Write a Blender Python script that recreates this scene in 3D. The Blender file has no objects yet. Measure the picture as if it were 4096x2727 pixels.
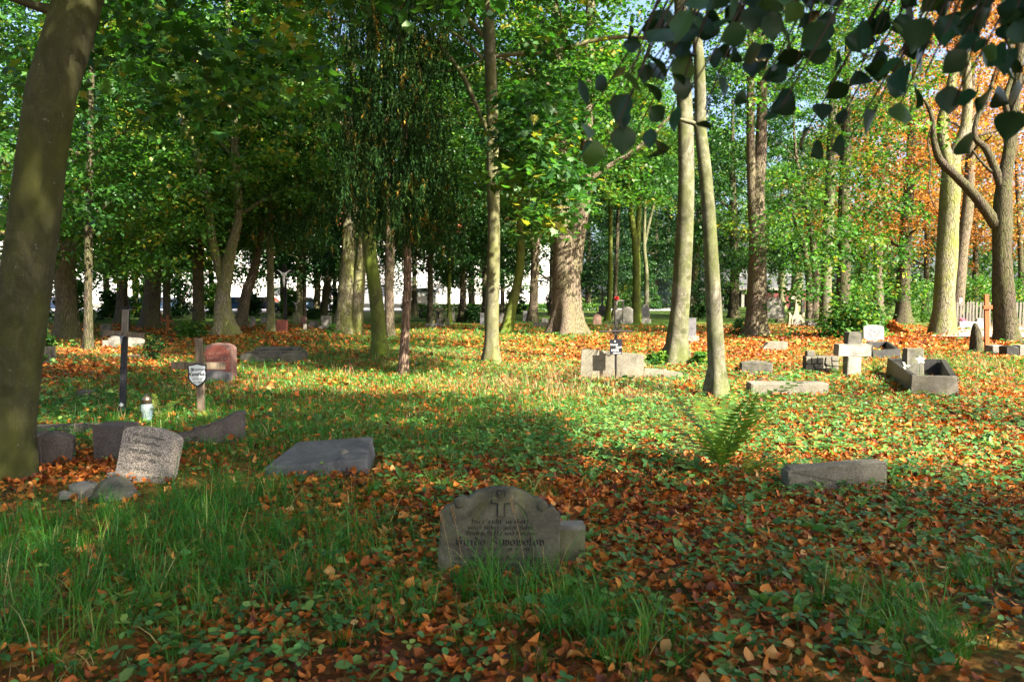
import bpy, bmesh, math, random
import numpy as np
from mathutils import Vector, Matrix, Euler

# ------------------------------------------------------------------ camera, sky, sun, exposure
SC = bpy.context.scene
COL = SC.collection
F_PX, CX, CY, CAM_H, PITCH = 3185.8, 2048.0, 1363.5, 1.6, math.radians(3.3)
cam_data = bpy.data.cameras.new('camera')
cam_data.lens = 28.0; cam_data.sensor_width = 36.0
cam_data.clip_start = 0.05; cam_data.clip_end = 2000.0
cam_data.dof.use_dof = True; cam_data.dof.focus_distance = 11.0; cam_data.dof.aperture_fstop = 4.5
cam = bpy.data.objects.new('camera', cam_data); COL.objects.link(cam)
cam.location = (0, 0, CAM_H); cam.rotation_euler = (math.pi/2 - PITCH, 0, 0)
SC.camera = cam

SUN_AZ = math.radians(45.0)      # measured from the direction behind the camera towards the right
SUN_EL = math.radians(39.0)
to_sun = Vector((math.sin(SUN_AZ)*math.cos(SUN_EL), -math.cos(SUN_AZ)*math.cos(SUN_EL), math.sin(SUN_EL)))
world = bpy.data.worlds.new('World'); SC.world = world; world.use_nodes = True
wn = world.node_tree.nodes; wl = world.node_tree.links
bg = wn['Background']
sky = wn.new('ShaderNodeTexSky'); sky.sky_type = 'NISHITA'; sky.sun_disc = False
sky.sun_elevation = SUN_EL
sky.sun_rotation = math.atan2(to_sun.x, to_sun.y)
sky.air_density = 0.7; sky.dust_density = 4.0; sky.ozone_density = 1.0
wl.new(sky.outputs[0], bg.inputs[0]); bg.inputs[1].default_value = 0.085
sun_data = bpy.data.lights.new('sun', 'SUN'); sun_data.energy = 5.0; sun_data.angle = math.radians(0.53)
sun_data.color = (1.0, 0.91, 0.76)
sun = bpy.data.objects.new('sun', sun_data); COL.objects.link(sun)
sun.rotation_euler = to_sun.to_track_quat('Z', 'Y').to_euler()
sun.location = to_sun * 60
SC.view_settings.view_transform = 'Standard'; SC.view_settings.look = 'None'
SC.view_settings.gamma = 1.0; SC.view_settings.use_curve_mapping = False
SC.view_settings.exposure = 2.6
cy = SC.cycles
cy.max_bounces = 7; cy.diffuse_bounces = 4; cy.glossy_bounces = 2; cy.transmission_bounces = 5
cy.transparent_max_bounces = 6; cy.caustics_reflective = False; cy.caustics_refractive = False
cy.sample_clamp_indirect = 8.0

# ------------------------------------------------------------------ helpers
rng = np.random.default_rng(11)
random.seed(11)

def ray(u, v):
    xc = (u - CX)/F_PX; yc = -(v - CY)/F_PX
    return Vector((xc, math.cos(PITCH) + yc*math.sin(PITCH), -math.sin(PITCH) + yc*math.cos(PITCH)))
def G(u, v):
    d = ray(u, v); t = -CAM_H/d.z
    return Vector((d.x*t, d.y*t, 0.0))
def at(u, v, Y):
    d = ray(u, v); t = Y/d.y
    return Vector((d.x*t, Y, CAM_H + d.z*t))
def mpp(Y):
    return Y/F_PX
def H(x, y):
    f = np.clip(1.0 - np.maximum(np.asarray(y) - 30, 0)/40.0, 0, 1)
    return f*(0.05*np.sin(.55*x + .3)*np.sin(.45*y + 1) + 0.025*np.sin(1.3*x + 2)*np.cos(1.1*y))
def Hf(x, y):
    return float(H(x, y))

_tab = np.random.default_rng(5).random((256, 256))
def vnoise(x, y, s, seed=0):
    x = np.asarray(x)/s + seed*17.31; y = np.asarray(y)/s + seed*7.77
    xi = np.floor(x).astype(int); yi = np.floor(y).astype(int)
    fx = x - xi; fy = y - yi
    fx = fx*fx*(3 - 2*fx); fy = fy*fy*(3 - 2*fy)
    a = _tab[xi % 256, yi % 256]; b = _tab[(xi+1) % 256, yi % 256]
    c = _tab[xi % 256, (yi+1) % 256]; d = _tab[(xi+1) % 256, (yi+1) % 256]
    return (a*(1-fx) + b*fx)*(1-fy) + (c*(1-fx) + d*fx)*fy

def mesh_np(name, V, quads=None, tris=None, tint=None, smooth=False):
    me = bpy.data.meshes.new(name)
    V = np.ascontiguousarray(V, dtype=np.float32)
    parts, starts, tot = [], [], 0
    for arr, k in ((quads, 4), (tris, 3)):
        if arr is not None and len(arr):
            arr = np.asarray(arr, dtype=np.int32)
            starts.append(tot + np.arange(len(arr), dtype=np.int32)*k)
            parts.append(arr.ravel()); tot += arr.size
    loops = np.concatenate(parts); st = np.concatenate(starts)
    me.vertices.add(len(V)); me.vertices.foreach_set('co', V.ravel())
    me.loops.add(len(loops)); me.loops.foreach_set('vertex_index', loops)
    me.polygons.add(len(st)); me.polygons.foreach_set('loop_start', st)
    if smooth:
        me.polygons.foreach_set('use_smooth', np.ones(len(st), dtype=bool))
    if tint is not None:
        a = me.attributes.new('tint', 'FLOAT_COLOR', 'POINT')
        t = np.ones((len(V), 4), dtype=np.float32); t[:, :tint.shape[1]] = tint
        a.data.foreach_set('color', t.ravel())
    me.update(calc_edges=True)
    return me

def link(name, me, mat=None, parent=None, loc=None, rot=None):
    o = bpy.data.objects.new(name, me); COL.objects.link(o)
    if mat is not None and me is not None and len(me.materials) == 0:
        me.materials.append(mat)
    if parent is not None: o.parent = parent
    if loc is not None: o.location = loc
    if rot is not None: o.rotation_euler = rot
    return o
def tag(o, label=None, cat=None, group=None, kind=None):
    if label: o['label'] = label
    if cat: o['category'] = cat
    if group: o['group'] = group
    if kind: o['kind'] = kind
    return o
def empty(name, loc, rot=(0, 0, 0)):
    o = bpy.data.objects.new(name, None); COL.objects.link(o)
    o.empty_display_size = 0.1; o.location = loc; o.rotation_euler = rot
    return o

FOOT = []     # footprints kept free of ground cover: x, y, rz, half width, half depth
def foot(x, y, rz, hw, hd):
    FOOT.append((x, y, rz, hw, hd))

# ---- instanced template scatter, all in numpy
def rotm(yaw, pitch, roll):
    cyw, syw = np.cos(yaw), np.sin(yaw); cp, sp = np.cos(pitch), np.sin(pitch); cr, sr = np.cos(roll), np.sin(roll)
    z = np.zeros_like(cyw); o = np.ones_like(cyw)
    Rz = np.stack([np.stack([cyw, -syw, z], -1), np.stack([syw, cyw, z], -1), np.stack([z, z, o], -1)], -2)
    Rx = np.stack([np.stack([o, z, z], -1), np.stack([z, cp, -sp], -1), np.stack([z, sp, cp], -1)], -2)
    Ry = np.stack([np.stack([cr, z, sr], -1), np.stack([z, o, z], -1), np.stack([-sr, z, cr], -1)], -2)
    return Rz @ Rx @ Ry
def scatter(tv, tq, tt, pos, yaw, pitch, roll, scale, col, tv_inst=None):
    """tv (m,3) template or tv_inst (n,m,3); scale (n,) or (n,3); col (n,2)"""
    n = len(pos); T = np.broadcast_to(tv[None], (n,)+tv.shape) if tv_inst is None else tv_inst
    m = T.shape[1]
    sc = np.asarray(scale); sc = sc[:, None, None] if sc.ndim == 1 else sc[:, None, :]
    V = np.einsum('nij,nmj->nmi', rotm(yaw, pitch, roll), T*sc) + np.asarray(pos)[:, None, :]
    off = (np.arange(n)*m)[:, None, None]
    Q = (np.asarray(tq)[None] + off).reshape(-1, 4) if tq is not None and len(tq) else None
    R = (np.asarray(tt)[None] + off).reshape(-1, 3) if tt is not None and len(tt) else None
    C = np.zeros((n, m, 3)); C[:, :, :2] = np.asarray(col)[:, None, :2]; C[:, :, 2] = (T[:, :, 1])
    return V.reshape(-1, 3), Q, R, C.reshape(-1, 3)
def join(chunks):
    Vs, Qs, Ts, Cs, off = [], [], [], [], 0
    for V, Q, R, C in chunks:
        Vs.append(V); Cs.append(C)
        if Q is not None: Qs.append(Q + off)
        if R is not None: Ts.append(R + off)
        off += len(V)
    return (np.concatenate(Vs), np.concatenate(Qs) if Qs else None, np.concatenate(Ts) if Ts else None, np.concatenate(Cs))

# ---- tubes
def catmull(P, n):
    P = [np.asarray(p, float) for p in P]
    if len(P) == 2:
        return np.array([P[0] + (P[1]-P[0])*t for t in np.linspace(0, 1, n)])
    Q = [2*P[0]-P[1]] + P + [2*P[-1]-P[-2]]
    out = []
    L = np.array([0] + [np.linalg.norm(P[i+1][:3]-P[i][:3]) for i in range(len(P)-1)]).cumsum(); L /= L[-1]
    for t in np.linspace(0, 1, n):
        i = min(max(int(np.searchsorted(L, t, side='right')) - 1, 0), len(P)-2)
        s = (t - L[i])/max(L[i+1]-L[i], 1e-9)
        p0, p1, p2, p3 = Q[i], Q[i+1], Q[i+2], Q[i+3]
        out.append(0.5*((2*p1) + (-p0+p2)*s + (2*p0-5*p1+4*p2-p3)*s*s + (-p0+3*p1-3*p2+p3)*s**3))
    return np.array(out)
def tube(path4, sides=10, rings=16, bump=0.05, flare=0.0, lobes=5, seed=0, cap=True):
    """path4: rows of x,y,z,radius"""
    r_ = np.random.default_rng(abs(int(seed)))
    C = catmull(path4, rings); P = C[:, :3]; R = np.maximum(C[:, 3], 0.002)
    T = np.gradient(P, axis=0); T /= np.linalg.norm(T, axis=1)[:, None] + 1e-9
    ref = np.array([0, 1.0, 0]) if abs(T[0][1]) < .8 else np.array([1.0, 0, 0])
    ang = np.linspace(0, 2*np.pi, sides, endpoint=False)
    V = np.zeros((rings, sides, 3)); ph = r_.random(6)*6.28
    z0 = P[0, 2]
    for i in range(rings):
        a = np.cross(ref, T[i]); a /= np.linalg.norm(a); b = np.cross(T[i], a)
        z = P[i, 2] - z0
        rr = R[i]*(1 + bump*(np.sin(2*ang+ph[0]+z*.9) * .6 + np.sin(3*ang+ph[1]-z*1.7)*.4 + np.sin(5*ang + ph[4] + z*2.3)*.25)
                   + bump*.6*math.sin(z*2.1+ph[2]))
        if flare:
            e = math.exp(-max(z, 0)/(R[0]*1.3))
            rr = rr*(1 + flare*e*(0.75 + 0.55*np.sin(lobes*ang+ph[3]) + .3*np.sin((lobes-2)*ang+ph[5])))
        V[i] = P[i] + np.outer(rr*np.cos(ang), a) + np.outer(rr*np.sin(ang), b)
    V = V.reshape(-1, 3); i = np.arange(rings-1)[:, None]*sides; j = np.arange(sides)[None]; j2 = (j+1) % sides
    Q = np.stack([i+j, i+j2, i+sides+j2, i+sides+j], -1).reshape(-1, 4)
    tris = None
    if cap:
        V = np.vstack([V, P[-1] + T[-1]*R[-1]*.3]); k = len(V)-1; base = (rings-1)*sides
        tris = np.array([[base+q, base+(q+1) % sides, k] for q in range(sides)])
    return V, Q, tris, np.zeros((len(V), 3))
def tube_obj(name, path4, mat, parent, **kw):
    V, Q, T, C = tube(path4, **kw)
    return link(name, mesh_np(name, V, Q, T, smooth=True), mat, parent)

# ---- solid shapes through bmesh
def bm_obj(name, bm, mat, parent=None, loc=None, rot=None, smooth=False):
    bm.normal_update()
    me = bpy.data.meshes.new(name); bm.to_mesh(me); bm.free()
    if smooth:
        me.polygons.foreach_set('use_smooth', np.ones(len(me.polygons), dtype=bool))
    return link(name, me, mat, parent, loc, rot)
def bm_box(bm, c, s, rot=None, taper=1.0):
    r = bmesh.ops.create_cube(bm, size=1.0)['verts']
    for v in r:
        if taper != 1.0 and v.co.z > 0:
            v.co.x *= taper; v.co.y *= taper
        v.co = Vector((v.co.x*s[0], v.co.y*s[1], v.co.z*s[2]))
        if rot is not None: v.co = rot @ v.co
        v.co += Vector(c)
    return r
def bm_prism(bm, outline, y0, y1):
    f = [bm.verts.new((x, y0, z)) for x, z in outline]; b = [bm.verts.new((x, y1, z)) for x, z in outline]
    bm.faces.new(f[::-1]) if False else bm.faces.new(f)
    bm.faces.new(b[::-1]); n = len(f)
    for i in range(n):
        bm.faces.new((f[(i+1) % n], f[i], b[i], b[(i+1) % n]))
    bmesh.ops.recalc_face_normals(bm, faces=bm.faces[:])
def soften(bm, off, segs=2, jitter=0.0, angle=0.5):
    ed = [e for e in bm.edges if len(e.link_faces) == 2 and e.calc_face_angle(0) > angle]
    if ed and off > 0:
        bmesh.ops.bevel(bm, geom=ed, offset=off, segments=segs, profile=0.6, affect='EDGES', clamp_overlap=True)
    if jitter:
        for v in bm.verts:
            v.co += Vector((random.gauss(0, jitter), random.gauss(0, jitter), random.gauss(0, jitter)))
def box(name, s, mat, parent, c=(0, 0, 0), rot=None, bevel=0.01, jitter=0.0, taper=1.0, eul=None):
    bm = bmesh.new(); bm_box(bm, c, s, rot, taper); soften(bm, bevel, 2, jitter)
    return bm_obj(name, bm, mat, parent, rot=eul)
def prism(name, outline, y0, y1, mat, parent, bevel=0.012, jitter=0.0, loc=None, rot=None):
    bm = bmesh.new(); bm_prism(bm, outline, y0, y1); soften(bm, bevel, 2, jitter)
    return bm_obj(name, bm, mat, parent, loc, rot)
def lathe(name, prof, mat, parent, seg=20, c=(0, 0, 0), smooth=True, lobes=0, lob=0.0):
    V, Q = [], []
    for i, (r, z) in enumerate(prof):
        for k in range(seg):
            a = 2*math.pi*k/seg; rr = r*(1 + lob*math.cos(lobes*a)) if lobes else r
            V.append((c[0]+rr*math.cos(a), c[1]+rr*math.sin(a), c[2]+z))
    for i in range(len(prof)-1):
        for k in range(seg):
            k2 = (k+1) % seg; Q.append((i*seg+k, i*seg+k2, (i+1)*seg+k2, (i+1)*seg+k))
    return link(name, mesh_np(name, np.array(V), np.array(Q), smooth=smooth), mat, parent)
def rock_mesh(name, s, seed, sub=2):
    r_ = random.Random(seed); bm = bmesh.new(); bmesh.ops.create_icosphere(bm, subdivisions=sub, radius=0.5)
    ph = [r_.random()*6.28 for _ in range(6)]
    for v in bm.verts:
        n = v.co.normalized(); k = 1 + .16*math.sin(3*n.x+ph[0])+.14*math.sin(4*n.y+ph[1])+.12*math.sin(5*n.z+ph[2]) + r_.uniform(-.05, .05)
        v.co = Vector((n.x*.5*k*s[0], n.y*.5*k*s[1], max(n.z, -.35)*.5*k*s[2]))
    me = bpy.data.meshes.new(name); bm.to_mesh(me); bm.free(); return me

# ------------------------------------------------------------------ materials
class NT:
    def __init__(s, name):
        s.m = bpy.data.materials.new(name); s.m.use_nodes = True
        s.n = s.m.node_tree.nodes; s.l = s.m.node_tree.links; s.b = s.n['Principled BSDF']
        s.out = s.n['Material Output']
    def node(s, t, **kw):
        n = s.n.new(t)
        for k, v in kw.items(): setattr(n, k, v)
        return n
    def coord(s, which='Object', scale=(1, 1, 1), generated=False):
        c = s.node('ShaderNodeTexCoord'); m = s.node('ShaderNodeMapping'); m.inputs['Scale'].default_value = scale
        s.l.new(c.outputs[which], m.inputs[0]); return m.outputs[0]
    def world_coord(s, scale=(1, 1, 1)):
        c = s.node('ShaderNodeNewGeometry'); m = s.node('ShaderNodeMapping'); m.inputs['Scale'].default_value = scale
        s.l.new(c.outputs['Position'], m.inputs[0]); return m.outputs[0]
    def noise(s, vec, scale, detail=4, rough=.6, out='Fac', dist=0.0):
        n = s.node('ShaderNodeTexNoise'); n.inputs['Scale'].default_value = scale; n.inputs['Detail'].default_value = detail
        n.inputs['Roughness'].default_value = rough; n.inputs['Distortion'].default_value = dist
        s.l.new(vec, n.inputs['Vector']); return n.outputs[out]
    def vor(s, vec, scale, feat='F1', out='Distance', rnd=1.0):
        n = s.node('ShaderNodeTexVoronoi', feature=feat); n.inputs['Scale'].default_value = scale
        n.inputs['Randomness'].default_value = rnd
        s.l.new(vec, n.inputs['Vector']); return n.outputs[out]
    def ramp(s, fac, stops, interp='LINEAR'):
        r = s.node('ShaderNodeValToRGB'); e = r.color_ramp.elements; r.color_ramp.interpolation = interp
        while len(e) < len(stops): e.new(0.5)
        for el, (p, c) in zip(e, stops):
            el.position = p; el.color = (c[0], c[1], c[2], 1) if not isinstance(c, (int, float)) else (c, c, c, 1)
        s.l.new(fac, r.inputs[0]); return r.outputs[0]
    def mix(s, fac, a, b, mode='MIX'):
        m = s.node('ShaderNodeMix', data_type='RGBA', blend_type=mode)
        for sock, val in ((m.inputs[0], fac), (m.inputs[6], a), (m.inputs[7], b)):
            if hasattr(val, 'is_output'): s.l.new(val, sock)
            elif isinstance(val, (int, float)): sock.default_value = val
            else: sock.default_value = (val[0], val[1], val[2], 1)
        return m.outputs[2]
    def math(s, op, a, b=0.0):
        m = s.node('ShaderNodeMath', operation=op)
        for sock, val in ((m.inputs[0], a), (m.inputs[1], b)):
            if hasattr(val, 'is_output'): s.l.new(val, sock)
            else: sock.default_value = val
        return m.outputs[0]
    def bump(s, h, strength=.5, dist=.02):
        b = s.node('ShaderNodeBump'); b.inputs['Strength'].default_value = strength; b.inputs['Distance'].default_value = dist
        s.l.new(h, b.inputs['Height']); s.l.new(b.outputs[0], s.b.inputs['Normal'])
    def color(s, c):
        if hasattr(c, 'is_output'): s.l.new(c, s.b.inputs['Base Color'])
        else: s.b.inputs['Base Color'].default_value = (c[0], c[1], c[2], 1)
    def rough(s, v, spec=.3):
        s.b.inputs['Roughness'].default_value = v; s.b.inputs['Specular IOR Level'].default_value = spec

def m_plain(name, c, rough=.6, spec=.3, metal=0.0, var=.12, scale=8):
    t = NT(name); v = t.coord()
    n = t.noise(v, scale, 4)
    t.color(t.mix(n, [x*(1-var*2) for x in c], [min(x*(1+var), 1) for x in c])); t.rough(rough, spec)
    t.b.inputs['Metallic'].default_value = metal
    t.bump(t.noise(v, scale*6, 3), .15, .004)
    return t.m
def m_stone(name, c, dark, moss=0.3, speck=0.0, lichen=.25, rough=.88, bump=.5):
    t = NT(name); v = t.coord()
    a = t.ramp(t.noise(v, 3.2, 6, .65, dist=.6), [(.32, dark), (.62, c)])
    f = t.noise(v, 42, 3)
    col = t.mix(t.ramp(f, [(.35, 0.0), (.7, 1.0)]), t.mix(.5, a, dark, 'MULTIPLY'), a)
    col = t.mix(.55, a, col)
    if speck:
        vc = t.vor(v, 130, 'F1', 'Color')
        col = t.mix(speck, col, t.ramp(vc, [(0.15, [x*.18 for x in c]), (.5, c), (.85, [min(1, x*1.9) for x in c])]))
    if lichen:
        l = t.ramp(t.noise(v, 17, 5, .7), [(.60, 0.0), (.66, 1.0)])
        col = t.mix(t.math('MULTIPLY', l, lichen), col, (.42, .43, .36))
    if moss:
        g = t.ramp(t.noise(v, 5.5, 5, .7), [(.48, 0.0), (.68, 1.0)])
        col = t.mix(t.math('MULTIPLY', g, moss), col, (.085, .10, .022))
    t.color(col); t.rough(rough, .25)
    h = t.math('ADD', t.noise(v, 60, 5, .7), t.math('MULTIPLY', t.noise(v, 9, 4), .8))
    t.bump(h, bump, .012)
    return t.m
def m_bark(name, c, dark, moss, rough_bark=True, moss_c=(.10, .135, .018), lit=None):
    t = NT(name); v = t.coord()
    n = t.noise(v, 2.0, 5, .6)
    if rough_bark:
        sv = t.coord('Object', (9, 9, 1.3)); w = t.noise(sv, 2.2, 6, .65, dist=.5)
        vv = t.coord('Object', (14, 14, 2.0)); vd = t.vor(vv, 1.6, 'DISTANCE_TO_EDGE')
        crack = t.ramp(vd, [(.0, 0.0), (.16, 1.0)])
        col = t.mix(crack, dark, t.mix(w, [x*.65 for x in c], [x*1.25 for x in c]))
        h = t.math('ADD', t.math('MULTIPLY', crack, .7), t.math('MULTIPLY', w, .6)); bs, bd = .9, .03
    else:
        sv = t.coord('Object', (2.2, 2.2, 7)); w = t.noise(sv, 1.6, 5, .6, dist=.8)
        fine = t.noise(t.coord('Object', (10, 10, 3)), 6, 5, .7)
        col = t.mix(t.ramp(w, [(.3, 0.0), (.7, 1.0)]), [x*.72 for x in c], [x*1.18 for x in c])
        col = t.mix(t.ramp(fine, [(.38, 0.0), (.62, .7)]), col, dark)
        blot = t.ramp(t.noise(t.coord('Object', (1.5, 1.5, .9)), 2.6, 6, .7, dist=1.0), [(.40, 0.0), (.58, .85)])
        col = t.mix(blot, col, [x*.75 for x in dark])
        scar = t.ramp(t.noise(t.coord('Object', (1.2, 1.2, 9)), 2.4, 3), [(.66, 0.0), (.70, 1.0)])
        col = t.mix(t.math('MULTIPLY', scar, .55), col, [x*.5 for x in dark])
        kv = t.coord('Object', (1.9, 1.9, 2.6)); kn = t.ramp(t.vor(kv, 1.15, 'F1', 'Distance'), [(.0, 1.0), (.15, .85), (.23, 0.0)])
        col = t.mix(t.math('MULTIPLY', kn, .8), col, [x*.45 for x in dark])
        li = t.ramp(t.noise(v, 22, 4, .7), [(.66, 0.0), (.71, .5)])
        col = t.mix(li, col, (.40, .42, .36))
        h = t.math('ADD', fine, t.math('MULTIPLY', w, .8)); bs, bd = .35, .012
    g = t.ramp(t.noise(t.coord('Object', (1.6, 1.6, .7)), 1.3, 6, .7), [(.36, 0.0), (.62, 1.0)])
    col = t.mix(t.math('MULTIPLY', g, moss), col, t.mix(n, [x*.6 for x in moss_c], [x*1.3 for x in moss_c]))
    t.color(col); t.rough(.92, .15); t.bump(h, bs, bd)
    return t.m
def m_leaf(name, stops, trans_mul=(1.0, 1.15, .55), trans=.42, rough=.5, spec=.35):
    t = NT(name); a = t.node('ShaderNodeAttribute', attribute_name='tint')
    sep = t.node('ShaderNodeSeparateColor'); t.l.new(a.outputs['Color'], sep.inputs[0])
    col = t.ramp(sep.outputs[0], stops)
    v = t.math('ADD', t.math('MULTIPLY', sep.outputs[1], .6), .7)
    col = t.mix(1.0, col, v, 'MULTIPLY')
    t.color(col); t.rough(rough, spec)
    tr = t.node('ShaderNodeBsdfTranslucent')
    tc = t.mix(1.0, col, (trans_mul[0]*1.5, trans_mul[1]*1.5, trans_mul[2]*1.5), 'MULTIPLY')
    t.l.new(tc, tr.inputs[0])
    mx = t.node('ShaderNodeMixShader'); mx.inputs[0].default_value = trans
    t.l.new(t.b.outputs[0], mx.inputs[1]); t.l.new(tr.outputs[0], mx.inputs[2]); t.l.new(mx.outputs[0], t.out.inputs[0])
    return t.m
def m_wood(name, c, dark, rough=.85, speck=False):
    t = NT(name); sv = t.coord('Object', (22, 22, 1.6)); w = t.noise(sv, 1.5, 5, .65, dist=.6)
    col = t.ramp(w, [(.3, dark), (.65, c)])
    if speck:
        s = t.ramp(t.noise(t.coord(), 60, 4, .8), [(.60, 0.0), (.66, 1.0)])
        col = t.mix(t.math('MULTIPLY', s, .5), col, (.30, .32, .35))
    t.color(col); t.rough(rough, .25); t.bump(w, .5, .006)
    return t.m

M = {}
M['leaf_maple'] = m_leaf('maple_leaf', [(0, (.012, .050, .010)), (.5, (.028, .098, .016)), (.88, (.065, .16, .018)), (1, (.24, .22, .025))])
M['leaf_lime'] = m_leaf('linden_leaf', [(0, (.018, .070, .012)), (.5, (.045, .135, .018)), (.9, (.10, .20, .022)), (1, (.26, .22, .03))])
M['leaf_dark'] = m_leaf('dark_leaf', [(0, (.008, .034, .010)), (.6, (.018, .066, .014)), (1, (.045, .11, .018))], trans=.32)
M['leaf_autumn'] = m_leaf('autumn_leaf', [(0, (.10, .045, .012)), (.35, (.27, .105, .022)), (.7, (.36, .20, .035)), (.9, (.14, .17, .03)), (1, (.10, .15, .03))], (1.2, 1.0, .6))
M['leaf_thuja'] = m_leaf('thuja_leaf', [(0, (.008, .026, .008)), (.6, (.020, .055, .012)), (.9, (.05, .085, .014)), (1, (.20, .12, .02))], trans=.2, rough=.8, spec=.08)
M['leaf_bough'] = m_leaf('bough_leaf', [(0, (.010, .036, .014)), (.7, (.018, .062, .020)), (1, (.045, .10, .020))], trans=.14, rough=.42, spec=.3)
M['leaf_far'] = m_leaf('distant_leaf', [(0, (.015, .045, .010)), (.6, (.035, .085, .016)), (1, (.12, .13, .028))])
M['leaf_spruce'] = m_leaf('spruce_leaf', [(0, (.03, .06, .05)), (1, (.10, .16, .13))], trans=.15)
M['fallen'] = m_leaf('fallen_leaf', [(0, (.045, .014, .007)), (.22, (.15, .034, .008)), (.5, (.36, .098, .011)), (.82, (.48, .185, .030)), (1, (.50, .36, .15))], (1.1, .8, .4), trans=.2, rough=.6)
M['grass'] = m_leaf('grass_blade', [(0, (.014, .092, .008)), (.5, (.036, .165, .012)), (.85, (.11, .21, .022)), (1, (.36, .31, .12))], trans=.35, rough=.45)
M['herb'] = m_leaf('herb_leaf', [(0, (.022, .085, .024)), (.55, (.060, .165, .040)), (1, (.17, .25, .05))], trans=.3, rough=.5)
M['straw'] = m_leaf('dry_grass', [(0, (.16, .085, .035)), (1, (.42, .30, .15))], (1, .9, .6), trans=.25)
M['fern'] = m_leaf('fern_leaf', [(0, (.035, .100, .014)), (.6, (.085, .16, .018)), (1, (.22, .21, .03))], trans=.38)

M['bark_smooth'] = m_bark('smooth_bark', (.17, .162, .105), (.075, .07, .045), .6, False, (.125, .135, .030))
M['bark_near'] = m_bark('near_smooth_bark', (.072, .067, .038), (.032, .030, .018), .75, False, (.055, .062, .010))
M['bark_pale'] = m_bark('pale_smooth_bark', (.20, .185, .145), (.050, .045, .032), .6, False, (.085, .108, .020))
M['bark_green'] = m_bark('mossy_bark', (.12, .13, .04), (.05, .05, .022), .95, False, (.095, .135, .014))
M['bark_rough'] = m_bark('furrowed_bark', (.165, .125, .095), (.038, .029, .022), .28)
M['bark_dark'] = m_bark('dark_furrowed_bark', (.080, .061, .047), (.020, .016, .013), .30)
M['bark_mossy'] = m_bark('moss_streaked_bark', (.22, .19, .145), (.065, .054, .04), .75, True, (.14, .17, .020))
M['bark_shademoss'] = m_bark('shaded_mossy_bark', (.13, .105, .075), (.04, .033, .024), .6, True, (.085, .10, .018))  # darker copy of the streaked bark, shade of the left wood in its colour
M['bark_thuja'] = m_bark('thuja_bark', (.19, .125, .095), (.055, .036, .028), .15)

M['stone_grey'] = m_stone('grey_stone', (.25, .235, .205), (.085, .08, .07), .35, .0, .3)
M['stone_dark'] = m_stone('dark_stone', (.125, .118, .098), (.034, .033, .028), .45, .0, .22)
M['stone_sand'] = m_stone('lichened_sandstone', (.135, .128, .088), (.040, .038, .026), .5, .0, .16)
M['stone_pebble'] = m_stone('pebbled_stone', (.26, .225, .185), (.13, .11, .09), .08, .75, .0)
M['stone_slate'] = m_stone('slate', (.135, .135, .140), (.06, .06, .066), .12, .0, .2, .7)
M['stone_concrete'] = m_stone('weathered_concrete', (.185, .17, .132), (.065, .06, .046), .25, .25, .2)
M['stone_pale'] = m_stone('pale_stone', (.26, .25, .215), (.12, .112, .095), .15, .0, .2)
M['stone_cream'] = m_stone('cream_stone', (.34, .31, .21), (.18, .165, .11), .25, .0, .1)
M['stone_white'] = m_stone('white_stone', (.30, .298, .285), (.22, .218, .21), .03, .0, .0, .6, .2)
M['stone_red'] = m_stone('red_granite', (.22, .070, .048), (.075, .024, .018), .0, .8, .05, .55, .35)
M['stone_pink'] = m_stone('pinkish_stone', (.36, .23, .17), (.22, .13, .10), .05, .3, .1)
M['stone_rose'] = m_stone('dressed_red_stone', (.21, .12, .10), (.10, .052, .044), .12, .3, .2)
M['stone_brown'] = m_stone('brown_kerb_stone', (.115, .096, .088), (.040, .034, .031), .12, .25, .12)
M['stone_black'] = m_stone('black_stone', (.030, .029, .028), (.013, .013, .013), .2, .0, .12, .5)
M['stone_moss'] = m_stone('mossy_stone', (.20, .20, .12), (.07, .07, .04), .7, .0, .2)
M['carving'] = m_plain('carved_letter', (.018, .017, .014), .9)
M['carving_grey'] = m_plain('faded_letter', (.10, .095, .085), .9)
M['carving_red'] = m_plain('red_stone_letter', (.30, .17, .14), .8)
M['ink'] = m_plain('black_lettering', (.012, .012, .018), .5)
M['paint_white'] = m_plain('white_lettering', (.75, .75, .72), .5)
M['enamel_white'] = m_plain('white_enamel', (.70, .74, .74), .22, .5, var=.05)
M['enamel_black'] = m_plain('black_enamel', (.010, .011, .016), .3, .5)
M['iron'] = m_plain('black_iron', (.020, .017, .016), .6, .4, .3)
M['silver'] = m_plain('cast_metal_figure', (.16, .18, .20), .45, .5, .5)
M['brass'] = m_plain('tarnished_metal', (.16, .125, .085), .35, .5, .85)
M['wood_old'] = m_wood('weathered_wood', (.185, .145, .100), (.060, .045, .030))
M['wood_black'] = m_wood('black_painted_wood', (.030, .031, .036), (.010, .010, .012), .7, True)
M['wood_orange'] = m_wood('varnished_wood', (.24, .075, .018), (.13, .04, .011), .6)
M['wood_grey'] = m_wood('grey_wood', (.20, .175, .145), (.07, .06, .05))
M['wood_redpaint'] = m_wood('red_painted_boards', (.14, .035, .035), (.06, .016, .018))
M['wood_picket'] = m_wood('weathered_pickets', (.26, .24, .20), (.11, .10, .085))
M['white_paint'] = m_plain('white_paint', (.74, .74, .71), .6)
M['petal_white'] = m_plain('white_petals', (.72, .72, .52), .6)
M['petal_yellow'] = m_plain('yellow_petals', (.70, .42, .03), .6)
M['petal_pink'] = m_plain('pink_petals', (.55, .12, .22), .6)
M['petal_red'] = m_plain('red_petals', (.55, .03, .02), .6)
M['soil'] = m_plain('dark_soil', (.040, .026, .017), .95, .1, var=.3)
M['twig'] = m_plain('twig_bark', (.050, .036, .024), .85, .2)
M['straw_stem'] = m_plain('dry_stem', (.22, .15, .07), .8)
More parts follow.
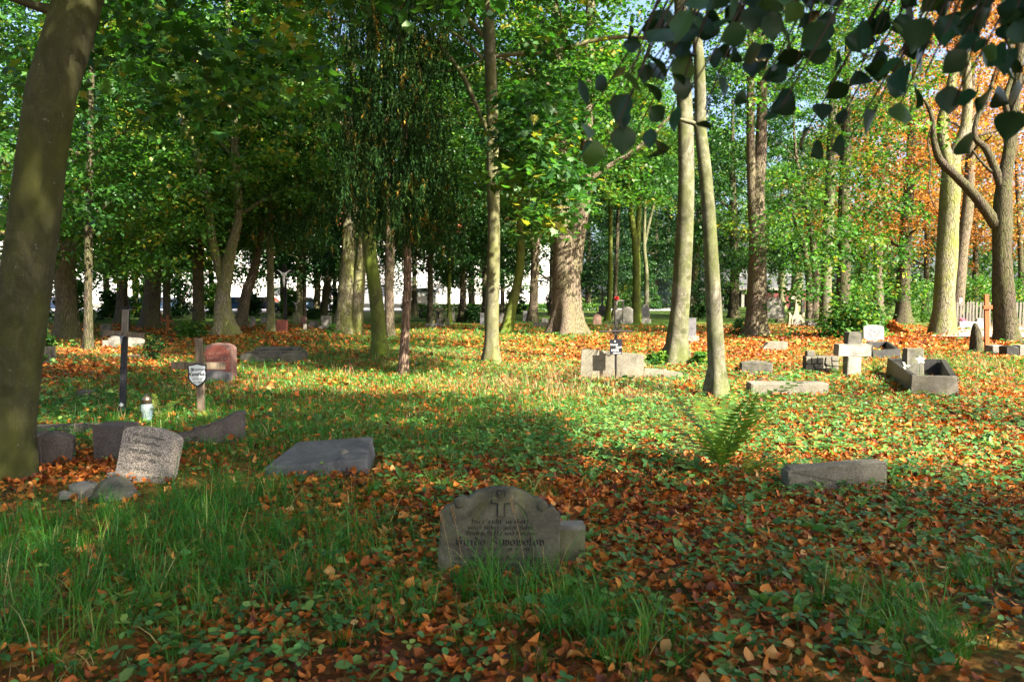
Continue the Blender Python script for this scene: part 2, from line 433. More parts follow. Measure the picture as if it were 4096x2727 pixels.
def m_glass(name, c):
    t = NT(name); t.color(c); t.b.inputs['Roughness'].default_value = .06
    t.b.inputs['Transmission Weight'].default_value = .75; t.b.inputs['IOR'].default_value = 1.45
    return t.m
M['glass'] = m_glass('lantern_glass', (.45, .58, .58))
M['pane'] = m_plain('window_glass', (.22, .23, .25), .08, .6)

# ------------------------------------------------------------------ ground, road, path
def build_ground():
    k = np.linspace(-1, 1, 181)
    xs = np.sign(k)*(np.abs(k)*38 + np.abs(k)**5*360)
    q = np.linspace(0, 1, 200)
    ys = -40 + q*0
    ys = np.concatenate([np.linspace(-300, -14, 14)[:-1], np.linspace(-14, 52, 190), 52 + (np.linspace(0, 1, 22)[1:]**2)*600])
    X, Y = np.meshgrid(xs, ys); Z = H(X, Y)
    V = np.stack([X, Y, Z], -1).reshape(-1, 3); nx, ny = len(xs), len(ys)
    i = (np.arange(ny-1)*nx)[:, None] + np.arange(nx-1)[None]
    Q = np.stack([i, i+1, i+1+nx, i+nx], -1).reshape(-1, 4)
    t = NT('leaf_strewn_ground'); v = t.world_coord()
    soil = t.mix(t.noise(v, 3, 5), (.030, .020, .012), (.075, .048, .026))
    cell = t.vor(v, 24, 'F1', 'Color'); cs = t.node('ShaderNodeSeparateColor'); t.l.new(cell, cs.inputs[0])
    leaf = t.ramp(cs.outputs[0], [(0, (.06, .020, .008)), (.4, (.15, .045, .012)), (.8, (.27, .095, .020)), (1, (.36, .19, .06))])
    has = t.ramp(t.noise(v, .9, 5, .65), [(.36, 0.0), (.50, 1.0)])
    col = t.mix(t.math('MULTIPLY', has, .85), soil, leaf)
    green = t.mix(t.noise(v, 9, 4), (.022, .060, .010), (.065, .130, .018))
    gf = t.ramp(t.noise(v, .33, 6, .62), [(.42, 0.0), (.56, 1.0)])
    far = t.node('ShaderNodeSeparateXYZ'); t.l.new(v, far.inputs[0])
    lawn = t.ramp(t.math('MULTIPLY', t.math('SUBTRACT', far.outputs[1], 36.0), .05), [(0, 0.0), (.6, .9)])
    gf2 = t.math('MAXIMUM', t.math('MULTIPLY', gf, .35), lawn)
    col = t.mix(gf2, col, green)
    t.color(col); t.rough(.95, .1); t.bump(t.noise(v, 22, 5, .7), .8, .05)
    o = link('ground', mesh_np('ground', V, Q, smooth=True), t.m); tag(o, kind='structure')
build_ground()
def sheet(name, pts, z, mat):
    bm = bmesh.new(); bm.faces.new([bm.verts.new((x, y, z)) for x, y in pts])
    bm.normal_update()
    if bm.faces[:][0].normal.z < 0: bmesh.ops.reverse_faces(bm, faces=bm.faces[:])
    return tag(bm_obj(name, bm, mat), kind='structure')
def m_ground(name, a, b, sc=2.0):
    t = NT(name); v = t.world_coord(); t.color(t.mix(t.noise(v, sc, 6, .7), a, b)); t.rough(.9, .15)
    t.bump(t.noise(v, 40, 4), .4, .01); return t.m
M['asphalt'] = m_ground('asphalt', (.11, .11, .115), (.17, .165, .16))
M['sandpath'] = m_ground('trodden_sand', (.20, .165, .125), (.30, .26, .21), 1.1)
M['paving'] = m_ground('pale_paving', (.42, .41, .39), (.55, .54, .52))
sheet('road', [(-110, 69), (-14, 69), (-14, 80), (-110, 80)], .03, M['asphalt'])
sheet('pavement', [(-110, 80.2), (22, 80.2), (22, 95), (-110, 95)], .05, M['paving'])
bm = bmesh.new(); bm_box(bm, (-62, 68.9, .06), (96, .18, .14)); soften(bm, .02)
tag(bm_obj('kerb', bm, M['stone_pale']), kind='structure')
pa = [G(3700, 1352), G(4500, 1362), G(4700, 1318), G(3830, 1308)]
t_ = []
for a, b in zip(pa, pa[1:] + pa[:1]):
    for s in range(6):
        p = a.lerp(b, s/6); t_.append((p.x + random.uniform(-.35, .35), p.y + random.uniform(-.5, .5)))
sheet('path', t_, .075, M['sandpath'])

# ------------------------------------------------------------------ foliage
LEAF2 = np.array([(0, 0, 0), (-.40, .45, .10), (.40, .45, .10), (0, 1, -.03)]); LEAF2_T = [(0, 2, 3), (0, 3, 1)]
LEAF6 = np.array([(0, 0, 0), (-.34, .22, .07), (-.42, .52, .10), (-.20, .82, .04), (0, 1.05, -.06), (.20, .82, .04), (.42, .52, .10), (.34, .22, .07), (0, .5, 0)])
LEAF6_T = [(8, 1, 0), (8, 2, 1), (8, 3, 2), (8, 4, 3), (8, 5, 4), (8, 6, 5), (8, 7, 6), (8, 0, 7)]
_ml = [(0, 0), (.16, .06), (.42, -.02), (.34, .20), (.60, .38), (.32, .42), (.34, .62), (.16, .58), (0, 1.0)]
_mo = [(x, y) for x, y in _ml] + [(-x, y) for x, y in _ml[-2:0:-1]]
MAPLE = np.array([(x, y, .12*abs(x) - .10*y*y) for x, y in _mo] + [(0, .35, 0)])
MAPLE_T = [(len(_mo), i, (i+1) % len(_mo)) for i in range(len(_mo))]

def pad_leaves(c, r, n, size, r_, droop=.30, thick=.13, out=None, tilt=.55):
    """a drooping spray of leaves: mostly horizontal, layered"""
    a = r_.random(n)*2*np.pi; q = np.sqrt(r_.random(n))*r
    P = np.stack([np.cos(a)*q, np.sin(a)*q, r_.normal(0, thick, n) - droop*(q/r)**2*r], -1)
    tx, ty = r_.normal(0, .28, 2)
    P[:, 2] += P[:, 0]*tx + P[:, 1]*ty
    P += np.asarray(c)
    yaw = a - np.pi/2 + r_.normal(0, .9, n)
    pit = -.35 + r_.normal(0, tilt, n); rol = r_.normal(0, tilt*.8, n)
    sc = size*r_.uniform(.65, 1.25, n)
    base = r_.beta(2.2, 2.2)
    col = np.stack([np.clip(base + r_.normal(0, .17, n), 0, 1), r_.random(n)], -1)
    return P, yaw, pit, rol, sc, col
def pads_mesh(name, pads, seed, tv=LEAF2, tt=LEAF2_T, **kw):
    r_ = np.random.default_rng(seed); acc = [[] for _ in range(6)]
    for c, r, n, size in pads:
        for k, x in enumerate(pad_leaves(c, r, n, size, r_, **kw)): acc[k].append(x)
    P, yw, pt, rl, sc, cl = [np.concatenate(x) for x in acc]
    V, Q, T, C = scatter(tv, None, tt, P, yw, pt, rl, sc, cl)
    return mesh_np(name, V, Q, T, C)
def crown_mesh(name, R, Hh, n_pads, per, size, seed, low=0.0, lo_pow=.85):
    r_ = np.random.default_rng(seed); pads = []
    lob = r_.uniform(.72, 1.15, 7)
    for _ in range(n_pads):
        z = Hh*r_.random()**lo_pow; th = r_.random()*2*np.pi
        prof = math.sqrt(max(1 - ((z/Hh - .3)/.72)**2, .03)) if z/Hh > .3 else .62 + .38*(z/Hh)/.3
        rr = R*prof*lob[int(th/6.2832*7) % 7]*(.28 + .72*math.sqrt(r_.random()))
        pads.append(((rr*math.cos(th), rr*math.sin(th), z), r_.uniform(.55, 1.25), int(per*r_.uniform(.6, 1.4)), size))
    return pads_mesh(name, pads, seed+1)
CROWN = [crown_mesh('crown', 4.4, 10.5, 180, 130, .165, 21),
         crown_mesh('crown', 4.0, 9.5, 160, 125, .155, 31),
         crown_mesh('crown', 4.6, 9.0, 105, 105, .15, 41),
         crown_mesh('crown', 3.6, 11.0, 140, 125, .165, 51),
         crown_mesh('crown', 5.0, 12.0, 210, 105, .19, 61),
         crown_mesh('crown', 3.8, 9.0, 46, 95, .15, 71)]
def set_mat(o, mat):
    if len(o.data.materials) == 0: o.data.materials.append(mat)
    o.material_slots[0].link = 'OBJECT'; o.material_slots[0].material = mat

TREES = {}
def tree(name, label, bark, path, crown=None, limbs=(), top=15.0, group='trees standing among the graves', flare=.55, sides=14,
         forks=(), Y=None, base_w=None, nlimb=5, bump=.05, extend=True, cat='tree'):
    """path rows: (u, v, width in photo pixels); first row is the foot of the trunk"""
    u, v, w = path[0]; g = G(u, v); Yd = g.y if Y is None else Y; k = mpp(Yd)
    seed = int(abs(u)*7 + v) % 99991
    r_ = np.random.default_rng(seed)
    root = empty(name, (g.x, Yd, Hf(g.x, Yd)))
    tag(root, label, cat, group)
    rows = [(0, 0, -.12, w*k/2)]
    for i, (uu, vv, ww) in enumerate(path[1:]):
        p = at(uu, vv, Yd); rows.append((p.x - g.x, r_.normal(0, .04), p.z, ww*k/2))
    if len(rows) == 1:
        lean = r_.normal(0, .018)
        rows.append((lean*3 + r_.normal(0, .03), r_.normal(0, .05), 3.0, w*k/2*.88))
        rows.append((lean*6 + r_.normal(0, .1), r_.normal(0, .1), 6.5, w*k/2*.75))
    last, prev = np.array(rows[-1]), np.array(rows[-2])
    if extend and last[2] < top:
        sl = (last[:2] - prev[:2])/max(last[2]-prev[2], .3); dz = top - last[2]
        mid = (last[0] + sl[0]*dz*.4, last[1] + sl[1]*dz*.4 + .1, last[2] + dz*.45, last[3]*.7)
        rows.append(mid); rows.append((mid[0] + sl[0]*dz*.2, mid[1], top, last[3]*.25))
    rings = 26 if len(path) > 1 else 18
    tube_obj('trunk', rows, bark, root, sides=sides, rings=rings, flare=flare, seed=seed, bump=bump)
    for li, L in enumerate(list(forks) + list(limbs)):
        pts = []
        for j, row in enumerate(L):
            yy = Yd + (row[3] if len(row) > 3 else 0.0); p = at(row[0], row[1], yy)
            pts.append((p.x - g.x, yy - Yd, p.z, row[2]*mpp(yy)/2))
        tube_obj('fork' if li < len(forks) else 'limb', pts, bark, root, sides=9, rings=max(10, 4*len(pts)), seed=seed+li, bump=.07)
    TREES[label] = (root, g.x, Yd)
    if crown:
        vi, z0, s, mat = crown[:4]; dx, dy = (crown[4], crown[5]) if len(crown) > 5 else (0, 0)
        tx = np.interp(z0 + 3, [r[2] for r in rows], [r[0] for r in rows])
        c = link('crown', CROWN[vi], None, root, (tx + dx, dy, z0), (0, 0, r_.random()*6.28)); c.scale = (s, s, s*r_.uniform(.92, 1.1))
        set_mat(c, mat)
        for q in range(nlimb):
            a = r_.random()*6.28 + q*2.4; zz = z0 + r_.uniform(-.4, 4.0)*s
            bx = np.interp(zz, [r[2] for r in rows], [r[0] for r in rows]); by = np.interp(zz, [r[2] for r in rows], [r[1] for r in rows])
            br = np.interp(zz, [r[2] for r in rows], [r[3] for r in rows])*.42
            Lh = r_.uniform(2.0, 3.6)*s; up = r_.uniform(.25, 1.0)
            pts = [(bx, by, zz, br), (bx + math.cos(a)*Lh*.35, by + math.sin(a)*Lh*.35, zz + up*Lh*.30, br*.7),
                   (bx + math.cos(a+.2)*Lh*.7, by + math.sin(a+.2)*Lh*.7, zz + up*Lh*.5, br*.42), (bx + math.cos(a)*Lh, by + math.sin(a)*Lh, zz + up*Lh*.6, br*.12)]
            tube_obj('limb', pts, bark, root, sides=6, rings=9, seed=seed+50+q, bump=.06)
    foot(g.x, Yd, 0, w*k*.55, w*k*.5)
    return root
def sprays(label, items, mat, seed, size=.12, maple=False, tilt=.55, droop=.3, thick=.13, name='foliage'):
    """extra low sprays on one tree: items (u, v, dY from trunk, radius m, leaves)"""
    root, gx, Yd = TREES[label]; pads = []
    for u, v, dy, r, n in items:
        p = at(u, v, Yd + dy); pads.append(((p.x - gx, dy, p.z), r, n, size))
    me = pads_mesh(name, pads, seed, MAPLE if maple else LEAF6, MAPLE_T if maple else LEAF6_T, tilt=tilt, droop=droop, thick=thick)
    return link(name, me, mat, root)

B = {k[5:]: v for k, v in M.items() if k.startswith('bark_')}
LM, LL, LD, LA, LF = M['leaf_maple'], M['leaf_lime'], M['leaf_dark'], M['leaf_autumn'], M['leaf_far']

# --- near and middle trees, traced foot to frame edge, each standing at its own distance
LBL_NEAR = 'thick smooth trunk leaning right at the left edge of the picture'
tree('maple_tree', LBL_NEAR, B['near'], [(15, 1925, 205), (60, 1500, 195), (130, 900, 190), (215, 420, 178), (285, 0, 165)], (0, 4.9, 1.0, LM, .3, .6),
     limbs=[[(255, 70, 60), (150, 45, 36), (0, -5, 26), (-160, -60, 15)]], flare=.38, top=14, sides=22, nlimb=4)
LBL_C = 'slender sunlit maple trunk standing alone in the centre with long bare limbs'
tree('maple_tree', LBL_C, B['smooth'], [(1965, 1452, 60), (1968, 1250, 54), (1975, 900, 52), (1968, 450, 46), (1952, 0, 43)], (0, 9.4, .95, LM),
     limbs=[[(1950, 525, 22), (1905, 420, 20), (1850, 300, 18), (1770, 195, 17), (1690, 100, 14), (1625, 0, 12), (1560, -120, 7)],
            [(1940, 150, 20), (1870, 75, 18), (1790, 10, 16), (1700, -80, 10)],
            [(1930, 235, 16), (1860, 165, 14), (1760, 105, 11), (1640, 62, 9), (1500, 0, 7), (1400, -60, 4)],
            [(1950, 226, 17), (2090, 214, 17), (2240, 198, 17), (2360, 165, 17), (2480, 148, 16), (2600, 155, 14), (2720, 168, 9)],
            [(1930, 240, 8), (1850, 272, 7), (1720, 296, 6), (1640, 345, 5), (1560, 380, 3)],
            [(1690, 104, 11), (1620, 118, 10), (1480, 100, 9), (1350, 78, 8), (1200, 42, 7), (1060, 0, 5)],
            [(2000, 595, 12), (2060, 610, 11), (2130, 600, 9, -1.5), (2230, 560, 6, -3)],
            [(2262, 195, 11), (2255, 120, 9), (2235, 30, 8), (2200, -80, 5)]], sides=18, flare=.62)
LBL_G = 'bright green mossy trunk leaning left behind the two crossing trunks'
tree('maple_tree', LBL_G, B['green'], [(1518, 1434, 62), (1508, 1250, 56), (1478, 1000, 55), (1468, 780, 52), (1480, 400, 46)], (0, 8.6, .88, LM), sides=16)
LBL_T = 'brown thuja with a thin straight trunk and hanging dark foliage'
tree('thuja_tree', LBL_T, B['thuja'], [(1612, 1485, 46), (1620, 1350, 37), (1630, 1100, 34), (1620, 800, 32), (1610, 400, 28), (1600, 0, 24)], None, flare=.35, top=12)
LBL_T2 = 'thuja with a broken pale stem left of the thin brown trunk'
tree('thuja_tree', LBL_T2, B['rough'], [(1562, 1342, 37), (1556, 1150, 36), (1560, 950, 38), (1545, 600, 30)], None, flare=.2, top=13)
LBL_D1 = 'stout pale trunk with green algae beside the slimmer smooth pair trunk'
tree('beech_tree', LBL_D1, B['pale'], [(2702, 1462, 92), (2716, 1300, 78), (2730, 1100, 72), (2742, 750, 66), (2740, 400, 58), (2722, 0, 48)], (0, 9.0, 1.1, LM), sides=18, flare=.6)
LBL_D2 = 'smooth bent grey trunk in front of the fern clump'
tree('beech_tree', LBL_D2, B['pale'], [(2868, 1592, 78), (2866, 1450, 68), (2856, 1250, 62), (2838, 1000, 58), (2826, 750, 54), (2800, 480, 46), (2798, 300, 42), (2770, 0, 36)], (0, 7.6, .66, LM),
     limbs=[[(2800, 540, 22), (2780, 500, 19), (2745, 488, 17), (2715, 478, 11)]], sides=18, flare=.75)
LBL_X = 'massive furrowed forked trunk in the middle with a broad root flare'
tree('linden_tree', LBL_X, B['rough'], [(2272, 1340, 118), (2270, 1200, 104), (2262, 1050, 98), (2248, 900, 74), (2238, 750, 72), (2232, 500, 62), (2225, 200, 50)], (4, 8.2, 1.0, LL),
     forks=[[(2285, 1090, 88), (2310, 950, 62), (2332, 800, 58), (2345, 620, 52), (2352, 380, 46), (2360, 60, 38), (2370, -160, 26)]],
     limbs=[[(2352, 735, 26), (2400, 690, 22), (2470, 650, 20), (2560, 590, 17), (2680, 470, 12)], [(2228, 300, 30), (2180, 150, 24), (2120, 0, 18)]], sides=22, flare=.85)
LBL_H = 'tall dark trunk with flaking bark forked into two pale stems right of centre'
tree('linden_tree', LBL_H, B['rough'], [(3022, 1342, 84), (3028, 1180, 76), (3032, 950, 70), (3028, 780, 62), (3045, 600, 44), (3050, 300, 40), (3045, 0, 34)], (2, 9.5, .9, LL),
     forks=[[(3015, 830, 46), (3006, 700, 36), (3002, 450, 32), (3004, 150, 28), (3010, -120, 20)]], limbs=[[(3060, 870, 12), (3110, 845, 10), (3180, 800, 6)]], sides=18, flare=.45)
LBL_P = 'sunlit pale trunk with yellow-green moss forked like a Y at the right'
tree('linden_tree', LBL_P, B['mossy'], [(3768, 1340, 88), (3774, 1200, 80), (3786, 950, 76), (3802, 720, 74), (3812, 640, 58), (3850, 540, 42), (3868, 430, 36), (3862, 150, 30)], (2, 11.5, .8, LA),
     forks=[[(3800, 690, 62), (3782, 610, 46), (3768, 500, 40), (3790, 400, 36), (3830, 200, 28), (3828, 0, 22)], [(3858, 540, 28), (3895, 490, 22), (3925, 430, 14)]], sides=18, flare=.3)
LBL_R = 'dark gnarled trunk with crooked black limbs at the right edge'
tree('oak_tree', LBL_R, B['dark'], [(4030, 1368, 92), (4016, 1250, 76), (4008, 1050, 72), (4012, 880, 74), (4022, 720, 58), (4040, 600, 46), (4055, 420, 38), (4075, 200, 32)], (2, 10.5, .8, LA),
     forks=[[(3985, 900, 50), (3930, 820, 42), (3880, 760, 36), (3820, 700, 32), (3760, 640, 28), (3735, 560, 24), (3728, 470, 20), (3700, 400, 12)],
            [(4010, 760, 34), (3975, 660, 30), (3940, 590, 26), (3900, 550, 22), (3910, 470, 18), (3950, 400, 14), (3975, 300, 9)]],
     limbs=[[(4050, 500, 26), (4020, 400, 22), (4060, 260, 20), (4020, 130, 16), (3990, 20, 12)], [(4000, 700, 20), (3960, 680, 14), (3920, 640, 10), (3890, 600, 7)],
            [(4060, 380, 20), (4100, 300, 16), (4150, 250, 10)], [(3735, 480, 8), (3712, 560, 7), (3724, 660, 6), (3716, 760, 5), (3740, 830, 4)]], sides=18, flare=.3, bump=.10)

# --- the wood behind, left to right
BK = 'trees of the wood behind the graves'
tree('linden_tree', 'thick dark trunk with a sun-flecked left edge just right of the leaning one', B['shademoss'], [(268, 1352, 84), (262, 1100, 78), (255, 700, 66)], (4, 3.0, 1.0, LL), group=BK, top=17)
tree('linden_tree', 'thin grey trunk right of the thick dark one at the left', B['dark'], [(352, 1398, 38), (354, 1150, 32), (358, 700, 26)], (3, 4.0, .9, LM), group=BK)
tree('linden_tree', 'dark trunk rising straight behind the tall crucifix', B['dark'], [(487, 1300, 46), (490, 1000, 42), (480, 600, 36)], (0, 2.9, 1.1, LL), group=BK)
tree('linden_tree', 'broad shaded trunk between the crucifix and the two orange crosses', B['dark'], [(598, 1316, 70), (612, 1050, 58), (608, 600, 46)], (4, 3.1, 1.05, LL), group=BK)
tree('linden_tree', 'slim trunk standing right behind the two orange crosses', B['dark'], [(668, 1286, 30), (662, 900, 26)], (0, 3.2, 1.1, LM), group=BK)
tree('linden_tree', 'mossy upright trunk above the low leafy bush at the left', B['shademoss'], [(796, 1312, 44), (795, 1050, 40), (800, 700, 34)], (0, 3.4, 1.05, LL), group=BK)
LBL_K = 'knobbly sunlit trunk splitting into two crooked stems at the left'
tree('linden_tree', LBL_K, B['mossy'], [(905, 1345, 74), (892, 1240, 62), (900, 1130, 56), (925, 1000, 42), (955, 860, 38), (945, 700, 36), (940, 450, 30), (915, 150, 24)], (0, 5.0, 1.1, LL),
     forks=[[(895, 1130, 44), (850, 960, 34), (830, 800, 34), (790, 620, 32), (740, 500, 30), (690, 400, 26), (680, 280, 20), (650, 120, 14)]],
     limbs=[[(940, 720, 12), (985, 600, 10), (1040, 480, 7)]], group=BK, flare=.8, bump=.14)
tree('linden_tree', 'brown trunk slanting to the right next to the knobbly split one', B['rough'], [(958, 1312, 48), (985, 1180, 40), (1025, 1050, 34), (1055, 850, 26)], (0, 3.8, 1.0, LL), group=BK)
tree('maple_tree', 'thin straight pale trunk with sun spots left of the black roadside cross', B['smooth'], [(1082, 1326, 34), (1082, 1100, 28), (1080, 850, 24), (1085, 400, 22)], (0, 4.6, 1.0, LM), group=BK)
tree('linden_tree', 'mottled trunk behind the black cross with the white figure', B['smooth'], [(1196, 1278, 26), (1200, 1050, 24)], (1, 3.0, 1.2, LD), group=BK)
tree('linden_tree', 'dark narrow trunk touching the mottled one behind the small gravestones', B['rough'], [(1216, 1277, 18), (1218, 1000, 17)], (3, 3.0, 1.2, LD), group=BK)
tree('linden_tree', 'crooked twin-lit trunk left of the slanting dark one', B['shademoss'], [(1262, 1262, 28), (1270, 1150, 26), (1255, 1000, 22)], (0, 3.0, 1.1, LL), group=BK)
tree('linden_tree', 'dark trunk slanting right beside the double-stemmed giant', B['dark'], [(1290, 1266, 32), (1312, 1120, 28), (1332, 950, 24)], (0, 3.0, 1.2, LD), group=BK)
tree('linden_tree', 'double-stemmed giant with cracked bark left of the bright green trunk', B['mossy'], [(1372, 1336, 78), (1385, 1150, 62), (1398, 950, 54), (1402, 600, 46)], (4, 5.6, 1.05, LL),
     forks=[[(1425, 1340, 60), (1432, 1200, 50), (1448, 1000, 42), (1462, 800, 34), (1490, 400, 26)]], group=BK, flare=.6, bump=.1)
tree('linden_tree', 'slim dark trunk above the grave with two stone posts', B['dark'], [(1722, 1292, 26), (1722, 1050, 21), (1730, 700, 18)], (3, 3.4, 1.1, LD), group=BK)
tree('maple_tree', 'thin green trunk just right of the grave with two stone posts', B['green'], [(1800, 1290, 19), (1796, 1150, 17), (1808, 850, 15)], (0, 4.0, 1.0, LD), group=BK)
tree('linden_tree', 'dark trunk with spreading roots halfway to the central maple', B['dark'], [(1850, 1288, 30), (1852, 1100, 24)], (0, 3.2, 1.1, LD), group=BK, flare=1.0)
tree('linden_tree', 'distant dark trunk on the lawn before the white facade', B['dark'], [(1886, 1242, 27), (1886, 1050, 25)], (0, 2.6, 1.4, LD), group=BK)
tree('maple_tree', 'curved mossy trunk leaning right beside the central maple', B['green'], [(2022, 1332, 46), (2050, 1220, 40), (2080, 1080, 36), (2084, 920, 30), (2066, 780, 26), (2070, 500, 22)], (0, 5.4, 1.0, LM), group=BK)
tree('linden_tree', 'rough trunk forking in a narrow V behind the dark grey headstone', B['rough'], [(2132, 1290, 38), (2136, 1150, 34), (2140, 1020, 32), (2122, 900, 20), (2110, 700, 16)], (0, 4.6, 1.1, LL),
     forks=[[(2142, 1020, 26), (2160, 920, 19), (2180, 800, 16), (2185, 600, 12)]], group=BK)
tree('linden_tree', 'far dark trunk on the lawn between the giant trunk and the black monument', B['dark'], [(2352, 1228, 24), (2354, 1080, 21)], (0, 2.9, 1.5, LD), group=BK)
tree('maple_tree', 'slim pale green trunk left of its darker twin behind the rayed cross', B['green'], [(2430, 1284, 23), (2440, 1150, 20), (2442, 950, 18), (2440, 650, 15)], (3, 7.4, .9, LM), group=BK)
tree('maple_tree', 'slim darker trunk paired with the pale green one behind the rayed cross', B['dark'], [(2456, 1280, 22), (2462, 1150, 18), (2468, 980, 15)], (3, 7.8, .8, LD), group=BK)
tree('maple_tree', 'green trunk forking in a tall Y in front of the pale monuments', B['green'], [(2543, 1292, 42), (2545, 1180, 34), (2545, 1010, 32), (2528, 880, 22), (2508, 700, 18), (2500, 500, 15)], (1, 7.0, .9, LM),
     forks=[[(2547, 1010, 26), (2554, 900, 22), (2560, 700, 19), (2572, 450, 15)]], group=BK)
tree('maple_tree', 'thin bleached trunk with a bent fork right of the green Y', B['pale'], [(2586, 1280, 20), (2586, 1100, 17), (2576, 980, 15), (2580, 820, 11)], (1, 7.6, .8, LL),
     forks=[[(2578, 985, 12), (2600, 880, 10), (2640, 740, 8)]], group=BK, nlimb=3)
tree('linden_tree', 'blotchy pale trunk half hidden behind the stout algae-green one', B['mossy'], [(2768, 1262, 40), (2775, 1100, 34), (2790, 950, 32)], (0, 3.8, 1.1, LL), group=BK)
tree('linden_tree', 'dark trunk in front of the grey house', B['dark'], [(2934, 1272, 40), (2938, 1100, 36), (2935, 900, 32)], (0, 3.2, 1.3, LD), group=BK)
tree('linden_tree', 'slim grey trunk behind the big weathered headstone', B['smooth'], [(3128, 1234, 26), (3126, 1050, 24)], (0, 4.2, 1.2, LL), group=BK)
tree('linden_tree', 'thick grey trunk to the left of the cream stone cross', B['smooth'], [(3186, 1244, 44), (3188, 1050, 40)], (0, 4.6, 1.2, LL), group=BK)
tree('linden_tree', 'twin pale trunk directly right of the cream stone cross', B['rough'], [(3264, 1276, 40), (3262, 1120, 34), (3250, 950, 26), (3220, 800, 18)], (2, 7.6, .9, LL),
     forks=[[(3238, 1274, 30), (3236, 1120, 26), (3214, 980, 22), (3170, 850, 14)]], group=BK)
tree('linden_tree', 'sunlit pale trunk rising out of the bright green boughs at the right', B['pale'], [(3300, 1310, 48), (3306, 1100, 42), (3316, 800, 40), (3325, 560, 34), (3335, 300, 26)], (2, 9.2, .8, LL), group=BK)
tree('linden_tree', 'dark shadow-mottled trunk behind the bright green boughs', B['dark'], [(3368, 1318, 54), (3372, 1100, 50), (3376, 800, 46), (3385, 480, 38)], (2, 9.6, .9, LL), group=BK)
tree('oak_tree', 'grey trunk with orange leaves above the heap of raked leaves', B['rough'], [(3516, 1276, 40), (3510, 1050, 36), (3520, 800, 28), (3560, 500, 22)], (2, 5.2, 1.1, LA), group=BK)
tree('oak_tree', 'dark foot of a trunk right of the heap of raked leaves', B['dark'], [(3610, 1292, 56), (3620, 1050, 48), (3640, 700, 38)], (2, 4.6, 1.1, LA), limbs=[[(3620, 720, 16), (3560, 690, 13), (3500, 640, 9)]], group=BK)
tree('linden_tree', 'grey-brown trunk leaning right behind the mossy sunlit Y trunk', B['rough'], [(3822, 1306, 56), (3842, 1050, 46), (3870, 800, 40), (3890, 500, 30)], (2, 7.6, 1.0, LA), group=BK)
# filler trees farther back: each one a dark stem in the gaps
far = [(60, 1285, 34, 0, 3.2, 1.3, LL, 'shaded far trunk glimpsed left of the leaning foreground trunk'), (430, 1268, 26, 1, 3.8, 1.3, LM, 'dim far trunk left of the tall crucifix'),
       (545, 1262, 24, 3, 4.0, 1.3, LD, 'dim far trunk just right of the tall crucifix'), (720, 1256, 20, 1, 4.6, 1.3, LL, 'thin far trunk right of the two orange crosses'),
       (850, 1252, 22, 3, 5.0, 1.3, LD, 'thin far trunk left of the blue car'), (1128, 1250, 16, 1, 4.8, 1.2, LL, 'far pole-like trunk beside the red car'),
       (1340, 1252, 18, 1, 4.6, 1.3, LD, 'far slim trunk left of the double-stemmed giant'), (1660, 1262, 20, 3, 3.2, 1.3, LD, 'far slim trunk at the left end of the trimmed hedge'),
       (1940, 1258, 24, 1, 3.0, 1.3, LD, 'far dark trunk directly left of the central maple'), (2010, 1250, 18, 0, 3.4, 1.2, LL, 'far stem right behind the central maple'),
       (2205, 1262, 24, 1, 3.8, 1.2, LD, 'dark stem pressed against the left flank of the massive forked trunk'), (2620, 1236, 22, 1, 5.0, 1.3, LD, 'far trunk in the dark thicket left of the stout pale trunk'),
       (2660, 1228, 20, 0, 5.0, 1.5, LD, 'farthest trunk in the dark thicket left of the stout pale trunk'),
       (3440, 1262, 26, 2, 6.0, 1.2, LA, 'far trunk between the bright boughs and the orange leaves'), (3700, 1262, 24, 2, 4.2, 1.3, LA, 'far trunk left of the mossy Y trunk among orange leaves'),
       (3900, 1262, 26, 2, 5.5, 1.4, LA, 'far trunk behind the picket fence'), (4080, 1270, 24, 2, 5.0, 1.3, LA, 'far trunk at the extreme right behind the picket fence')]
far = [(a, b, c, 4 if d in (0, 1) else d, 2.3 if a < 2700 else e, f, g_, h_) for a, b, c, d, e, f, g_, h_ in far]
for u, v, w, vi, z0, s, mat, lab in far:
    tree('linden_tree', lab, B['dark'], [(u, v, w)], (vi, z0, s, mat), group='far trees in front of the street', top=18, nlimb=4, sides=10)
# trees off the right and behind the camera that shade the foreground; some added for shade and dapple
off = [((4.6, -7.2), 4, 5.5, .85, LM, 'broad maple behind the camera that shades the near graves'),
       ((8.8, -5.2), 0, 5.0, .95, LM, 'broad maple to the right of the camera that shades the lower right ground'),
       ((14.9, -7.7), 0, 6.5, .85, LM, 'tall maple added well behind the camera to shade the left middle ground'),
       ((7.2, 1.6), 1, 8.0, .50, LM, 'young maple added out of view near the camera to shade the left middle ground'),
       ((0.5, -12), 4, 6.0, .9, LL, 'linden farther behind the camera'),
       ((20.8, -1.8), 1, 8.0, .42, LL, 'slim linden added out of view at the right to dapple the sunlit ground'),
       ((24.4, 1.2), 1, 7.6, .40, LL, 'second slim linden added out of view at the right to dapple the sunlit ground'),
       ((28.5, 4.4), 1, 8.0, .55, LL, 'farthest slim linden added out of view at the right to dapple the sunlit ground'),
       ((17.5, .2), 5, 7.2, .8, LL, 'thin-crowned linden added out of view at the right to dapple the sunlit ground'),
       ((-8.5, 4.5), 0, 5.2, .9, LM, 'maple outside the left edge of the picture'),
       ((-14, 12), 1, 4.2, 1.1, LL, 'linden outside the left edge of the picture near the wood')]
